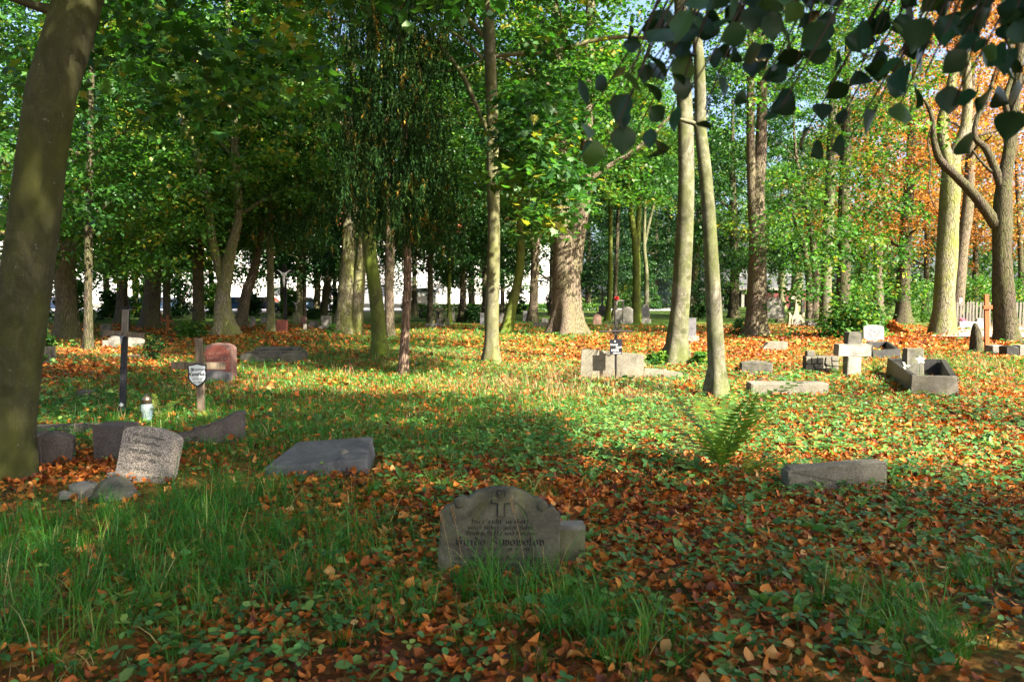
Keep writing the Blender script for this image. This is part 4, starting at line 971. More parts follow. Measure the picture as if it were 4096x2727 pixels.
def headstone(label, u, v, w, h, kind, mat, t=.12, rz=0.0, lean=0.0, roll=0.0, name='headstone', cat='gravestone', group='gravestones', base=None, bevel=.012, sink=.04, jitter=.0, lines=None, lmat='carving_grey', Y=None):
    g = G(u, v) if Y is None else at(u, v, Y); k = mpp(g.y); W, Hh = w*k, h*k; zb = Hf(g.x, g.y)
    r = empty(name, (g.x, g.y, zb), (0, 0, rz)); tag(r, label, cat, group)
    bm = bmesh.new(); bm_prism(bm, [(x, z - sink if z == 0 else z) for x, z in shape(kind, W, Hh)], 0, t); soften(bm, bevel, 2, jitter)
    s = bm_obj('slab', bm, mat, r, rot=(lean, roll, 0))
    if base:
        bw, bh, bd = base; box('plinth', (bw*k, bd, bh*k + .05), M['stone_grey'], r, (0, t/2, bh*k/2-.025), bevel=.01)
    if lines:
        for q, (tx, sz, zz) in enumerate(lines): text(s, tx, sz*Hh, 0, zz*Hh, M[lmat])
    foot(g.x + math.sin(-rz)*t/2, g.y + t/2, rz, W/2, t/2 + .02)
    return r, s, W, Hh
def block(name, label, u, v, w, h, d, mat, rz=0., lean=0., roll=0., kind='flat', cat='stone', group=None, bevel=.015, jitter=.004, sink=.05, outline=None):
    g = G(u, v); k = mpp(g.y); W, Hh = w*k, h*k
    ol = outline if outline else shape(kind, W, Hh)
    bm = bmesh.new(); bm_prism(bm, [(x, z - sink if z == 0 else z) for x, z in ol], 0, d); soften(bm, bevel, 2, jitter)
    o = bm_obj(name, bm, mat, None, (g.x, g.y, Hf(g.x, g.y)), (lean, roll, rz)); tag(o, label, cat, group)
    foot(g.x - math.sin(rz)*d/2, g.y + math.cos(rz)*d/2, rz, W/2, d/2)
    return o

# -- the foreground stone with the blackletter inscription
def guido():
    g = G(2000, 2300); k = .000428*4.55/4.6
    r = empty('headstone', (g.x, g.y, Hf(g.x, g.y))); tag(r, 'dark lichened headstone with carved cross and blackletter inscription in the front centre', 'gravestone', 'gravestones')
    r.rotation_euler = (math.radians(-4), math.radians(.8), math.radians(2))
    ol = [(-855, -120), (-805, 830), (-735, 905), (-660, 925), (-615, 950), (-590, 1005), (-520, 1035), (-440, 1015), (-330, 1100), (-150, 1150), (0, 1163), (170, 1150), (330, 1100), (440, 1025), (520, 1022), (575, 985), (610, 915), (640, 890), (700, 905), (745, 880), (760, 830), (815, 800), (800, -120)]
    s = prism('slab', [(x*k, z*k) for x, z in ol], 0, .105, M['stone_sand'], r, bevel=.008)
    arc = [(430*math.cos(t)*k, (640 + 420*math.sin(t))*k) for t in np.linspace(.35, math.pi-.35, 17)]
    arc2 = [(395*math.cos(t)*k, (640 + 385*math.sin(t))*k) for t in np.linspace(math.pi-.35, .35, 17)]
    prism('arch_moulding', arc + arc2, -.006, .002, M['stone_sand'], r, bevel=.002)
    for nm, ol2 in (('carved_cross', [(-38, 780), (38, 780), (38, 965), (120, 965), (120, 1030), (38, 1030), (38, 1120), (-38, 1120), (-38, 1030), (-120, 1030), (-120, 965), (-38, 965)]),):
        prism(nm, [(x*k, z*k) for x, z in ol2], -.014, .002, M['stone_sand'], r, bevel=.003)
        prism('cross_shade_outline', [(x*k, z*k) for x, z in ((-56, 778), (56, 778), (56, 948), (138, 948), (138, 1047), (56, 1047), (56, 1132), (-56, 1132), (-56, 1047), (-138, 1047), (-138, 948), (-56, 948))], -.003, .001, M['stone_black'], r, bevel=0)  # black outline painted in for the shade around the carved cross
    for sx, sz in ((-560, 960), (560, 925)):
        c = lathe('scroll', [(.001, .012), (.018, .012), (.030, .006), (.034, -.01)], M['stone_sand'], r, 16); c.location = (sx*k, -.002, sz*k); c.rotation_euler = (math.pi/2, 0, 0)
    for body, xh, z, w in (('Hier ruht in Gott', 40, 685, 790), ('unser lieber, guter Sohn,', 38, 605, 890), ('Bruder, Neffe und Cousin', 38, 530, 930), ('Guido Siwowolov', 74, 390, 1210), ('* 27. 4. 1925 + 30. 5. 1943', 30, 315, 900),
                           ('Ruhst im Fruhling Deines Lebens', 38, 190, 1300), ('Der nur riss dich aus der Zeit', 36, 110, 1300), ('nie vergessen', 34, 35, 640)):
        blackletter(r, body, xh*k, 0, z*k, M['carving'], -.003, w*k)
    foot(g.x, g.y + .05, 0, .36, .06)
    g2 = G(2290, 2262); b = empty('stone_block', (g2.x, g2.y + .05, Hf(g2.x, g2.y)), (0, 0, math.radians(3))); tag(b, 'small mossy stone block standing behind the right side of the front headstone', 'stone')
    box('shaft', (.18, .12, .26), M['stone_moss'], b, (-.01, .06, .07), bevel=.006); box('cap', (.182, .124, .03), M['stone_grey'], b, (-.01, .06, .203), bevel=.006)
    foot(g2.x, g2.y + .1, 0, .1, .08)
guido()

# -- lower left plot: leaning pebbled headstone, kerbs, rocks, two crosses, lantern
r, s, W, Hh = headstone('pebbled granite headstone leaning to the right inside the sunken plot at the left', 560, 1932, 246, 214, 'arch', M['stone_pebble'], t=.13, rz=math.radians(-14), lean=math.radians(-10), roll=math.radians(7), bevel=.01)
for q, (tx, sz, zz) in enumerate((('Hier ruht in Frieden', .085, .80), ('mein lieber Mann', .085, .67), ('unser guter Vater', .10, .51), ('* 1884  + 1949', .085, .36), ('Ave Maria', .08, .18))):
    text(s, tx, sz*Hh, 0, zz*Hh, M['carving_grey'])
box('foot_block', (W*1.06, .19, .09), M['stone_pebble'], r, (-.02, .05, .01), bevel=.01)
KG = 'kerb stones of the sunken plot at the left'
block('kerb_stone', 'thick dark kerb block nearest the leaning trunk', 118, 1884, 92, 132, .20, M['stone_brown'], rz=.12, group=KG, cat='kerb stone')
block('kerb_stone', 'broken dark kerb block beside the one nearest the leaning trunk', 222, 1878, 122, 128, .22, M['stone_brown'], rz=.38, roll=.03, kind='slant', group=KG, cat='kerb stone')
block('kerb_stone', 'brown kerb block directly behind the leaning pebbled headstone', 440, 1868, 140, 150, .24, M['stone_brown'], rz=-.08, group=KG, cat='kerb stone')
k_ = mpp(G(830, 1790).y)
block('kerb_stone', 'curved brown kerb rising to the right of the leaning pebbled headstone', 832, 1800, 260, 130, .13, M['stone_brown'], rz=.36, group=KG, cat='kerb stone',
      outline=[(-150*k_, 0), (140*k_, 0), (146*k_, 118*k_), (105*k_, 118*k_), (60*k_, 92*k_), (0, 70*k_), (-50*k_, 62*k_), (-52*k_, 52*k_), (-150*k_, 40*k_)])
block('kerb_stone', 'mossy low kerb running behind the plot from the leaning trunk', 250, 1742, 330, 40, .12, M['stone_dark'], rz=.22, group=KG, cat='kerb stone')
for nm, lab, u, v, s3, sd in (('rock', 'large angular rock in front of the leaning pebbled headstone', 430, 2008, (.42, .26, .26), 3), ('rock', 'pale rock left of the large angular one', 305, 2002, (.26, .2, .2), 5), ('rock', 'small flat grey rock nearest the leaning trunk', 238, 2018, (.17, .13, .10), 8)):
    g = G(u, v); o = link(nm, rock_mesh('rock', s3, sd), M['stone_dark' if sd == 3 else 'stone_grey'], None, (g.x, g.y + .1, Hf(g.x, g.y) + .02), (0, 0, sd)); tag(o, lab, 'rock', 'rocks at the foot of the leaning headstone'); foot(g.x, g.y+.1, 0, s3[0]*.4, s3[1]*.4)
def plank_cross(label, u, v, top, arm_v, arm_u0, arm_u1, pw, aw, mat_low, mat_up, mat_arm, lean=0.0, t=.05):
    g = G(u, v); k = mpp(g.y); Hh = (v-top)*k; r = empty('wooden_cross', (g.x, g.y, Hf(g.x, g.y)), (0, lean, 0)); tag(r, label, 'cross', 'grave crosses')
    za = (v-arm_v)*k; w = pw*k
    if mat_low is not mat_up:
        box('post', (w, t, za + .1), mat_low, r, (0, 0, za/2 - .05), bevel=.004); box('post_top', (w, t*.98, Hh-za), mat_up, r, (0, 0, za + (Hh-za)/2), bevel=.004)
    else: box('post', (w, t, Hh + .1), mat_low, r, (0, 0, Hh/2-.05), bevel=.004)
    xa0, xa1 = (arm_u0-u)*k - lean*za, (arm_u1-u)*k - lean*za
    box('arm', (xa1-xa0, t*.7, aw*k), mat_arm, r, ((xa0+xa1)/2, -t*.8, za), bevel=.004, rot=Matrix.Rotation(.02, 3, 'Y'))
    foot(g.x, g.y, 0, w, t)
    return r, k, za, Hh
r, k, za, Hh = plank_cross('tall dark wooden crucifix with a small metal figure at the left', 490, 1658, 1243, 1341, 428, 590, 22, 20, M['wood_black'], M['wood_grey'], M['wood_old'], lean=.058)
def figure(parent, h, x, y, z, mat, name='crucified_figure'):
    """one continuous small sculpture: head, torso, legs together, arms raised in a V"""
    me = bpy.data.meshes.new(name); bm = bmesh.new()
    pts = [(0, -.06, .50, .095), (0, -.03, .66, .10), (0, -.03, .80, .125), (0, -.05, .90, .05), (.03, -.09, .99, .07), (.22, 0, 1.02, .04), (.42, .03, 1.16, .03), (-.22, 0, 1.02, .04), (-.42, .03, 1.16, .03), (.03, -.12, .28, .07), (.0, -.04, .04, .035)]
    vs = [bm.verts.new((a*h, b*h, c*h)) for a, b, c, _ in pts]
    for a, b in ((0, 1), (1, 2), (2, 3), (3, 4), (2, 5), (5, 6), (2, 7), (7, 8), (0, 9), (9, 10)): bm.edges.new((vs[a], vs[b]))
    bm.to_mesh(me); bm.free(); o = link(name, me, mat, parent, (x, y, z))
    md = o.modifiers.new('skin', 'SKIN')
    for i, (_, _, _, rr) in enumerate(pts): me.skin_vertices[0].data[i].radius = (rr*h, rr*h)
    me.skin_vertices[0].data[0].use_root = True
    o.modifiers.new('sub', 'SUBSURF').levels = 1
    return o
figure(r, .125/1.16*1.25, -.005, -.075, za-.155, M['silver'])
box('nail_plate', (.045, .01, .045), M['enamel_white'], r, (-.005, -.03, .11), rot=Matrix.Rotation(.6, 3, 'Y'), bevel=.01)
r, k, za, Hh = plank_cross('weathered plank cross carrying a white shield plaque with black rim', 806, 1660, 1358, 1467, 696, 910, 27, 28, M['wood_old'], M['wood_old'], M['wood_old'], lean=-.012, t=.06)
sh = [(-.5, .46), (-.22, .50), (0, .56), (.22, .50), (.5, .46), (.47, .2), (.5, -.02), (.46, -.25), (.3, -.44), (0, -.62), (-.3, -.44), (-.46, -.25), (-.5, -.02), (-.47, .2)]
pw = 78*k; zc = za - 34*k
pl = prism('plaque_rim', [(x*pw, z*pw*1.06) for x, z in sh], -.095, -.082, M['enamel_black'], r, bevel=.004, loc=(0, 0, zc))
pf = prism('plaque_face', [(x*pw*.84, z*pw*1.06*.87) for x, z in sh], -.1005, -.0955, M['enamel_white'], pl, bevel=.001)
for tx, sz, x, z, shr, bd in (('Reinhard', .20, .10, .20, .35, 0), ('Kamiński', .235, 0, -.06, .30, .006), ('żył lat 17', .145, 0, -.26, .3, 0), ('Ave Maria', .12, .02, -.43, .4, 0), ('Ś  P', .11, -.26, .17, 0, 0), ('†', .26, -.255, .19, 0, .004)):
    text(pl, tx, sz*pw, x*pw, z*pw, M['ink'], -.1024, shear=shr, bold=bd*pw)
g = G(590, 1712); L = empty('grave_lantern', (g.x, g.y, .02)); tag(L, 'glass grave lantern with a tarnished metal dome behind the leaning headstone', 'lantern')
lathe('glass_body', [(.05, 0), (.058, .03), (.062, .09), (.075, .13), (.066, .17), (.05, .20)], M['glass'], L, 24, lobes=12, lob=.03)
lathe('metal_lid', [(.052, .195), (.056, .20), (.056, .235), (.058, .238), (.05, .262), (.034, .285), (.016, .297), (.001, .299)], M['brass'], L, 24)
lathe('knob', [(.014, .29), (.015, .312), (.011, .318), (.001, .32)], M['iron'], L, 14)
for q in range(6): box('vent', (.008, .004, .012), M['ink'], L, (0.0565*math.sin(q*1.05), -.0565*math.cos(q*1.05), .218), Matrix.Rotation(q*1.05, 3, 'Z'), bevel=0)
L.location.z = .10

# -- red granite headstone and neighbours
r, s, W, Hh = headstone('red granite headstone with a ring emblem behind the plaque cross', 874, 1512, 118, 146, 'arch', M['stone_rose'], t=.20, rz=math.radians(-9), bevel=.012)
a_ = W*.47
prism('polished_face', [(-a_*.96, .02), (a_*.90, .02), (a_*.90, Hh*.78), (a_*.76, Hh*.80), (a_*.66, Hh*.83)] + [(a_*.66*math.cos(t), Hh*.83 + Hh*.11*math.sin(t)) for t in np.linspace(.2, math.pi-.2, 9)] + [(-a_*.96, Hh*.80)], -.006, .004, M['stone_red'], s, bevel=.002)
for tx, sz, zz, xx in (('Unser Vater', .075, .70, -.10), ('Emil Bloch', .115, .56, -.10), ('Schneidemeister', .07, .46, -.10), ('1865 - 1935', .07, .36, -.10)): text(s, tx, sz*Hh, xx*W, zz*Hh, M['carving_red'], -.008)
rg = [( .105*Hh*math.cos(t), .105*Hh*math.sin(t)) for t in np.linspace(0, 2*math.pi, 25)[:-1]]
V = [(x*f, -.011, z*f) for f in (1, .86) for x, z in rg]; n_ = 24
link('ring_emblem', mesh_np('ring_emblem', np.array(V), np.array([(i, (i+1) % n_, n_+(i+1) % n_, n_+i) for i in range(n_)])), M['carving_red'], s, (.27*W, 0, .57*Hh))
o = lathe('stud', [(.001, .012), (.010, .010), (.016, 0)], M['silver'], s, 12); o.location = (.27*W, -.008, .57*Hh); o.rotation_euler = (math.pi/2, 0, 0)
block('stone_fragment', 'pale broken stone lying before the red granite headstone', 868, 1520, 90, 42, .3, M['stone_slate'], rz=.15, roll=.1, kind='slant', group='broken stones', bevel=.03)
def ledger(label, u, v, w, h, d, mat, rz=0., group='slab graves'):
    g = G(u, v); k = mpp(g.y); W, Hh = w*k, h*k; r = empty('slab_grave', (g.x, g.y, Hf(g.x, g.y)), (0, 0, rz)); tag(r, label, 'grave', group)
    box('base', (W, d, Hh*.6+.06), mat, r, (0, d/2, Hh*.3-.03), bevel=.015); box('ledger', (W*.8, d*.82, Hh*.22), mat, r, (.06*W, d/2, Hh*.71), bevel=.02); box('raised_panel', (W*.72, d*.7, Hh*.16), mat, r, (.06*W, d/2, Hh*.9), bevel=.03)
    foot(g.x - math.sin(rz)*d/2, g.y + math.cos(rz)*d/2, rz, W/2+.03, d/2+.03); return r
r = ledger('dark stepped slab grave lying right of the red granite headstone', 1085, 1448, 240, 56, 1.0, M['stone_dark'], rz=.10)
o = figure(r, .11, -.25, .3, .30, M['silver'], 'fallen_figurine'); o.rotation_euler = (-1.3, .2, .5)
block('stone_pillar', 'stub of a dark stone pillar just right of the leaning foreground trunk', 168, 1462, 66, 72, .25, M['stone_dark'], group='broken stones')
r_ = ledger('sunlit white slab grave behind the crucifix', 465, 1388, 115, 42, .9, M['stone_pale'], rz=-.05)
block('kerb_stone', 'thin kerb on the ground right of the crucifix', 545, 1425, 200, 12, .15, M['stone_dark'], cat='kerb stone', group='low kerbs')
block('stone_fragment', 'dark rounded stone in the grass right of the crucifix foot', 325, 1590, 46, 26, .2, M['stone_dark'], group='broken stones')

# -- slab tilted in the grass, front kerb at right
g = G(1268, 1908); k = mpp(g.y); r = empty('fallen_slab', (g.x, g.y, .03), (math.radians(8), math.radians(-3), math.radians(7))); tag(r, 'fallen slate gravestone lying tilted in the leaves left of centre', 'gravestone')
bm = bmesh.new(); ol = [(-200, 0), (200, 4), (212, 330), (-110, 330)]
f = [bm.verts.new((x*k, y*k*.9, .10)) for x, y in ol]; b = [bm.verts.new((x*k*1.04, y*k*.9 - (.06 if y < 10 else 0), -.10)) for x, y in ol]
bm.faces.new(f); bm.faces.new(b[::-1])
for i in range(4): bm.faces.new((f[i], b[i], b[(i+1) % 4], f[(i+1) % 4]))
bmesh.ops.recalc_face_normals(bm, faces=bm.faces[:]); soften(bm, .012)
bm_obj('slab', bm, M['stone_slate'], r)
o = link('chipped_stone', rock_mesh('chipped_stone', (.10, .08, .045), 4), M['stone_grey'], r, (.22, .22, .105)); foot(g.x+.05, g.y + .35, .1, .44, .36)
g = G(3352, 1938); k = mpp(g.y)
block('kerb_stone', 'long grey kerb stone lying on edge at the right', 3352, 1940, 420, 112, .15, M['stone_concrete'], rz=math.radians(6), cat='kerb stone', group='low kerbs',
      outline=[(-210*k, 0), (210*k, 0), (210*k, 108*k), (100*k, 112*k), (-60*k, 100*k), (-190*k, 92*k), (-210*k, 80*k)], bevel=.018)

# -- iron cross with rays and its concrete surround
g = G(2457, 1526); k = mpp(g.y); r = empty('iron_cross', (g.x, g.y - .25, Hf(g.x, g.y)), (0, math.radians(-1), 0)); tag(r, 'black iron cross with wire rays and a black name plate', 'cross', 'grave crosses')
Hh = (1526-1254)*k; za = (1526-1336)*k
lathe('post', [(.022, -.1), (.022, Hh-.06), (.020, Hh-.02), (.006, Hh)], M['iron'], r, 10)
o = lathe('arm', [(.018, -66*k), (.019, 0), (.018, 66*k)], M['iron'], r, 10); o.location = (0, -.03, za); o.rotation_euler = (0, math.pi/2, 0)
for q in range(26):
    a = q/26*6.283 + .12
    if min(abs(math.sin(a)), abs(math.cos(a))) < .16: continue
    L = random.uniform(42, 60)*k; j = random.gauss(0, .06)
    tube_obj('wire_ray', [(math.cos(a)*.02, -.03, za + math.sin(a)*.02, .006), (math.cos(a)*L*.5, -.035 + random.gauss(0, .02), za + math.sin(a)*L*.5, .006), (math.cos(a+j)*L, -.03 + random.gauss(0, .03), za + math.sin(a+j)*L, .004)], M['iron'], r, sides=5, rings=5)
pw_, ph_ = 48*k, 60*k
pl = box('name_plate', (pw_, .012, ph_), M['enamel_black'], r, (0, -.035, (1526-1397)*k), bevel=.003); pl_z = (1526-1397)*k
for tx, sz, x, z, al, bd in (('Konrad', .15, -.44, .10, 'LEFT', .004), ('Ropel', .16, .46, -.06, 'RIGHT', .004), ('ur. 11.X.1921', .085, -.38, -.20, 'LEFT', .003), ('zm. 25.8.1942', .085, -.38, -.28, 'LEFT', .003), ('AVE MARIA', .105, .08, -.44, 'CENTER', .004), ('▲', .15, -.08, .32, 'CENTER', 0)):
    text(r, tx, sz*pw_*1.25, x*pw_, pl_z + z*ph_, M['paint_white'], -.0435, al, bold=bd*pw_)
foot(g.x, g.y-.25, 0, .05, .05)
g = G(2450, 1530); k = mpp(g.y); r = empty('grave_surround', (g.x, g.y + .15, Hf(g.x, g.y)), (0, 0, math.radians(-2))); tag(r, 'cracked concrete grave surround behind the rayed iron cross', 'grave')
prism('end_slab', [(-128*k, -.05), (128*k, -.05), (132*k, 92*k), (128*k, 96*k), (10*k, 106*k), (-112*k, 118*k), (-122*k, 116*k)], 0, .09, M['stone_concrete'], r, bevel=.01)
prism('side_kerb', [(128*k, -.05), (292*k, -.05), (288*k, 20*k), (200*k, 34*k), (134*k, 38*k)], .05, .15, M['stone_concrete'], r, bevel=.01)
foot(g.x, g.y+.2, 0, 130*k, .08); foot(g.x + 210*k, g.y+.25, 0, 85*k, .08)

# -- right-hand group of graves
block('stone_fragment', 'broken wedge of stone by the right of the smooth bent trunk, farther one', 3102, 1408, 100, 38, .25, M['stone_concrete'], kind='broken', group='broken stones')
block('stone_fragment', 'rough grey block in the leaves right of the smooth bent trunk', 3028, 1502, 122, 54, .30, M['stone_dark'], rz=-.15, kind='arch', group='broken stones', bevel=.025)
block('kerb_stone', 'long flat kerb with a black top right of the fern', 3160, 1588, 310, 52, .35, M['stone_concrete'], rz=-.04, cat='kerb stone', group='low kerbs', bevel=.03)
g = G(3288, 1488); k = mpp(g.y); r = empty('stone_wall_piece', (g.x, g.y, Hf(g.x, g.y)), (0, 0, -.05)); tag(r, 'low grave wall with crazy-paving joints left of the stone cross', 'gravestone', 'gravestones')
W, Hh = 130*k, 72*k; box('core', (W, .22, Hh+.05), M['stone_dark'], r, (0, .125, Hh/2-.025), bevel=.02)
cells = [[(-.5, .0), (-.36, .0), (-.20, .02), (-.22, .2), (-.5, .14)], [(-.5, .17), (-.21, .24), (-.30, .52), (-.5, .55)], [(-.5, .58), (-.33, .54), (-.34, .97), (-.5, .97)], [(-.31, .56), (-.18, .58), (-.16, .97), (-.32, .97)],
         [(-.18, .0), (.06, .0), (.1, .25), (-.18, .22)], [(-.19, .26), (.12, .3), (.05, .56), (-.27, .52)], [(-.15, .6), (.06, .58), (.08, .97), (-.14, .97)], [(.08, .0), (.32, .0), (.30, .42), (.13, .45)], [(.15, .48), (.29, .45), (.26, .97), (.11, .97), (.09, .6)],
         [(.34, .0), (.5, .0), (.5, .4), (.32, .42)], [(.31, .46), (.5, .44), (.5, .68), (.29, .7)], [(.29, .74), (.5, .72), (.5, .97), (.28, .97)]]
for c in cells:
    cxm = sum(p[0] for p in c)/len(c); czm = sum(p[1] for p in c)/len(c)
    prism('stone', [((cxm + (x-cxm)*.95)*W, (czm + (z-czm)*.95)*Hh) for x, z in c], -.012 - random.random()*.006, .03, M['stone_concrete'], r, bevel=.012)
box('corner_block', (.16, .16, .12), M['stone_dark'], r, (-.33*W, .1, Hh + .05), bevel=.015); foot(g.x, g.y + .12, 0, W/2, .14)
g = G(3418, 1502); k = mpp(g.y); r = empty('stone_cross', (g.x, g.y, Hf(g.x, g.y)), (0, math.radians(1), .06)); tag(r, 'heavy pale stone cross of three blocks with a dark top', 'cross', 'grave crosses')
box('shaft', (58*k, .22, 86*k+.05), M['stone_pale'], r, (-2*k, .11, 43*k-.02), bevel=.02, jitter=.004); box('cross_arm', (136*k, .24, 48*k), M['stone_pale'], r, (-2*k, .11, 110*k), bevel=.025, jitter=.005); box('top_block', (58*k, .2, 48*k), M['stone_dark'], r, (-1*k, .12, 158*k), bevel=.02, jitter=.005)
foot(g.x, g.y+.11, 0, 32*k, .12)
r, s, W, Hh = headstone('clean white inscribed headstone leaning back behind the heavy stone cross', 3496, 1368, 80, 66, 'arch', M['stone_white'], t=.07, lean=-.10, rz=-.05, lines=[('+', .22, .80), ('TU SPOCZYWA', .12, .66), ('W BOGU NASZ DROGI', .11, .54), ('MAZ I OJCIEC', .12, .42), ('POKOJ JEGO', .13, .30), ('DUSZY', .12, .12)], lmat='carving')
def kerbed(label, corners, hh, t, mat, front_mat=None, group='kerbed graves'):
    """corners: ground pixels front-left, front-right, back-right, back-left"""
    P = [G(*c) for c in corners]; c0 = sum(P, Vector())/4; r = empty('kerbed_grave', (c0.x, c0.y, Hf(c0.x, c0.y))); tag(r, label, 'grave', group)
    for i in range(4):
        a, b = P[i]-c0, P[(i+1) % 4]-c0; d = b-a; L = d.length; an = math.atan2(d.y, d.x)
        bm = bmesh.new(); bm_prism(bm, [(-L/2 - (t/2-.004 if i % 2 == 0 else -t/2-.004), -.06), (L/2 + (t/2-.004 if i % 2 == 0 else -t/2-.004), -.06), (L/2 + (t*.3 if i % 2 == 0 else -t/2-.004), hh), (-L/2 - (t*.3 if i % 2 == 0 else -t/2-.004), hh)], -t/2, t/2)
        for v in bm.verts:
            if v.co.z > 0: v.co.y *= .6
        soften(bm, .012, 2, .003)
        m = (a+b)/2; bm_obj('kerb_stone', bm, front_mat if (i == 0 and front_mat) else mat, r, (m.x, m.y, 0), (0, 0, an))
    bm = bmesh.new(); bm.faces.new([bm.verts.new((p-c0).to_tuple()) for p in P]); 
    for v in bm.verts: v.co.z = .03
    bm_obj('soil_bed', bm, M['soil'], r)
    for i in range(4):
        a, b = P[i], P[(i+1) % 4]; d = b-a; foot((a.x+b.x)/2, (a.y+b.y)/2, math.atan2(d.y, d.x), d.length/2+t/2, t/2)
    return r, c0
k = mpp(G(3690, 1585).y)
r, c0 = kerbed('grave with a pale front kerb and side kerbs blackened as shade at the right', [(3655, 1578), (3812, 1582), (3770, 1500), (3560, 1494)], .34, .16, M['stone_black'], M['stone_concrete'])  # black stone puts the shade of the side kerbs into their colour
sp = G(3650, 1512) - c0; box('headstone_stub', (.36, .2, .62), M['stone_dark'], r, (sp.x, sp.y, .29), bevel=.02, taper=.9, jitter=.004)
r2, c2 = kerbed('black-edged grave with bare soil behind the heavy stone cross', [(3490, 1436), (3590, 1430), (3548, 1395), (3472, 1398)], .20, .14, M['stone_black'])
def flower(name, label, pos, petal, n=5, size=.06, stem=.25, cat='flower', group='grave flowers', blossoms=1):
    r = empty(name, pos); tag(r, label, cat, group); r_ = random.Random(int(pos[0]*100))
    bm = bmesh.new()
    for q in range(n):
        a = q*6.283/n
        vs = [bm.verts.new(Vector(p)) for p in ((0, 0, 0), (math.cos(a-.45)*size*.6, math.sin(a-.45)*size*.6, size*.25), (math.cos(a)*size, math.sin(a)*size, size*.3), (math.cos(a+.45)*size*.6, math.sin(a+.45)*size*.6, size*.25))]
        bm.faces.new(vs)
    me = bpy.data.meshes.new('blossom'); bm.to_mesh(me); bm.free(); me.materials.append(petal)
    for b in range(blossoms):
        dx, dy, dz = (r_.uniform(-.12, .12), r_.uniform(-.1, .1), r_.uniform(-.06, .06)) if blossoms > 1 else (.03, 0, 0)
        o = link('blossom', me, None, r, (dx, dy, stem+dz), (r_.uniform(.5, 1.1), r_.uniform(-.4, .4), b))
        tube_obj('stem', [(0, 0, -.02, .005), (dx*.6, dy*.6, (stem+dz)*.6, .004), (dx, dy, stem+dz, .003)], M['herb'], r, sides=5, rings=5)
    return r
p = G(3672, 1540); flower('white_flower', 'single white flower inside the grave with the pale front kerb', (p.x, p.y, .02), M['petal_white'], 5, .085, .42)
p = G(3612, 1545); flower('pale_leaf_sprig', 'pale sprig left of the single white flower', (p.x, p.y, .02), M['petal_white'], 3, .08, .34, cat='sprig')
# wooden cross, stump and blocks at the right edge
g = G(3948, 1412); k = mpp(g.y); r = empty('wooden_cross', (g.x, g.y, Hf(g.x, g.y)), (0, -.045, 0)); tag(r, 'tall thin orange-brown wooden cross at the right edge', 'cross', 'grave crosses')
box('post', (17*k, .07, 242*k+.1), M['wood_orange'], r, (0, 0, 121*k-.05), bevel=.006); box('arm', (36*k, .06, 15*k), M['wood_orange'], r, (0, -.05, 190*k), bevel=.006); foot(g.x, g.y, 0, .06, .06)
g = G(3936, 1408); k = mpp(g.y); r = empty('tree_stump', (g.x, g.y+.35, Hf(g.x, g.y))); tag(r, 'pointed grey stump like a weathered post beside the thin orange cross', 'stump')
tube_obj('stump', [(0, 0, -.08, 24*k), (-.02, 0, 60*k, 21*k), (-.06, 0, 105*k, 12*k), (-.07, 0, 120*k, 5*k)], M['bark_dark'], r, sides=14, rings=14, flare=.2, bump=.14); foot(g.x, g.y+.35, 0, 24*k, 24*k)
block('stone_block', 'grey stone block left of the black one at the right edge', 4000, 1416, 58, 40, .35, M['stone_grey'], group='broken stones')
block('stone_block', 'black stone block between two grey ones at the right edge', 4052, 1422, 50, 46, .35, M['stone_black'], group='broken stones', kind='slant')
block('stone_block', 'grey stone block cut by the right edge of the picture', 4105, 1420, 52, 46, .35, M['stone_grey'], group='broken stones')
r, s, W, Hh = headstone('black arched headstone on a white kerb beyond the sandy path', 3868, 1308, 38, 58, 'round', M['stone_black'], t=.16, rz=-.5)
g = G(3874, 1318); k = mpp(g.y); rr = empty('kerbed_grave', (g.x, g.y - .15, .05), (0, 0, -.06)); tag(rr, 'white kerb around the black arched headstone beyond the path', 'grave', 'kerbed graves')
box('kerb_stone', (92*k, .2, 30*k), M['stone_white'], rr, (0, 0, 13*k), bevel=.02); box('corner_post', (22*k, .24, 42*k), M['stone_white'], rr, (34*k, .05, 20*k), bevel=.02); box('kerb_stone', (.2, 1.4, 26*k), M['stone_white'], rr, (46*k, .85, 12*k), bevel=.02)
p = g + Vector((-.28, .1, .30)); flower('flower_bunch', 'pink and white flowers before the black arched headstone', p, M['petal_pink'], 6, .10, .14, blossoms=5)
p = g + Vector((-.75, .1, .24)); flower('flower_bunch', 'yellow flowers at the left end of the white kerb beyond the path', p, M['petal_yellow'], 6, .10, .14, blossoms=5)
g = G(3639, 1278); k = mpp(g.y); r = empty('wooden_cross', (g.x, g.y, 0)); tag(r, 'small thin wooden cross far behind the leaf heap', 'cross', 'grave crosses'); box('post', (7*k, .07, 52*k+.1), M['wood_orange'], r, (0, 0, 26*k-.05), bevel=.004); box('arm', (26*k, .06, 6*k), M['wood_black'], r, (0, -.05, 44*k), bevel=.004)
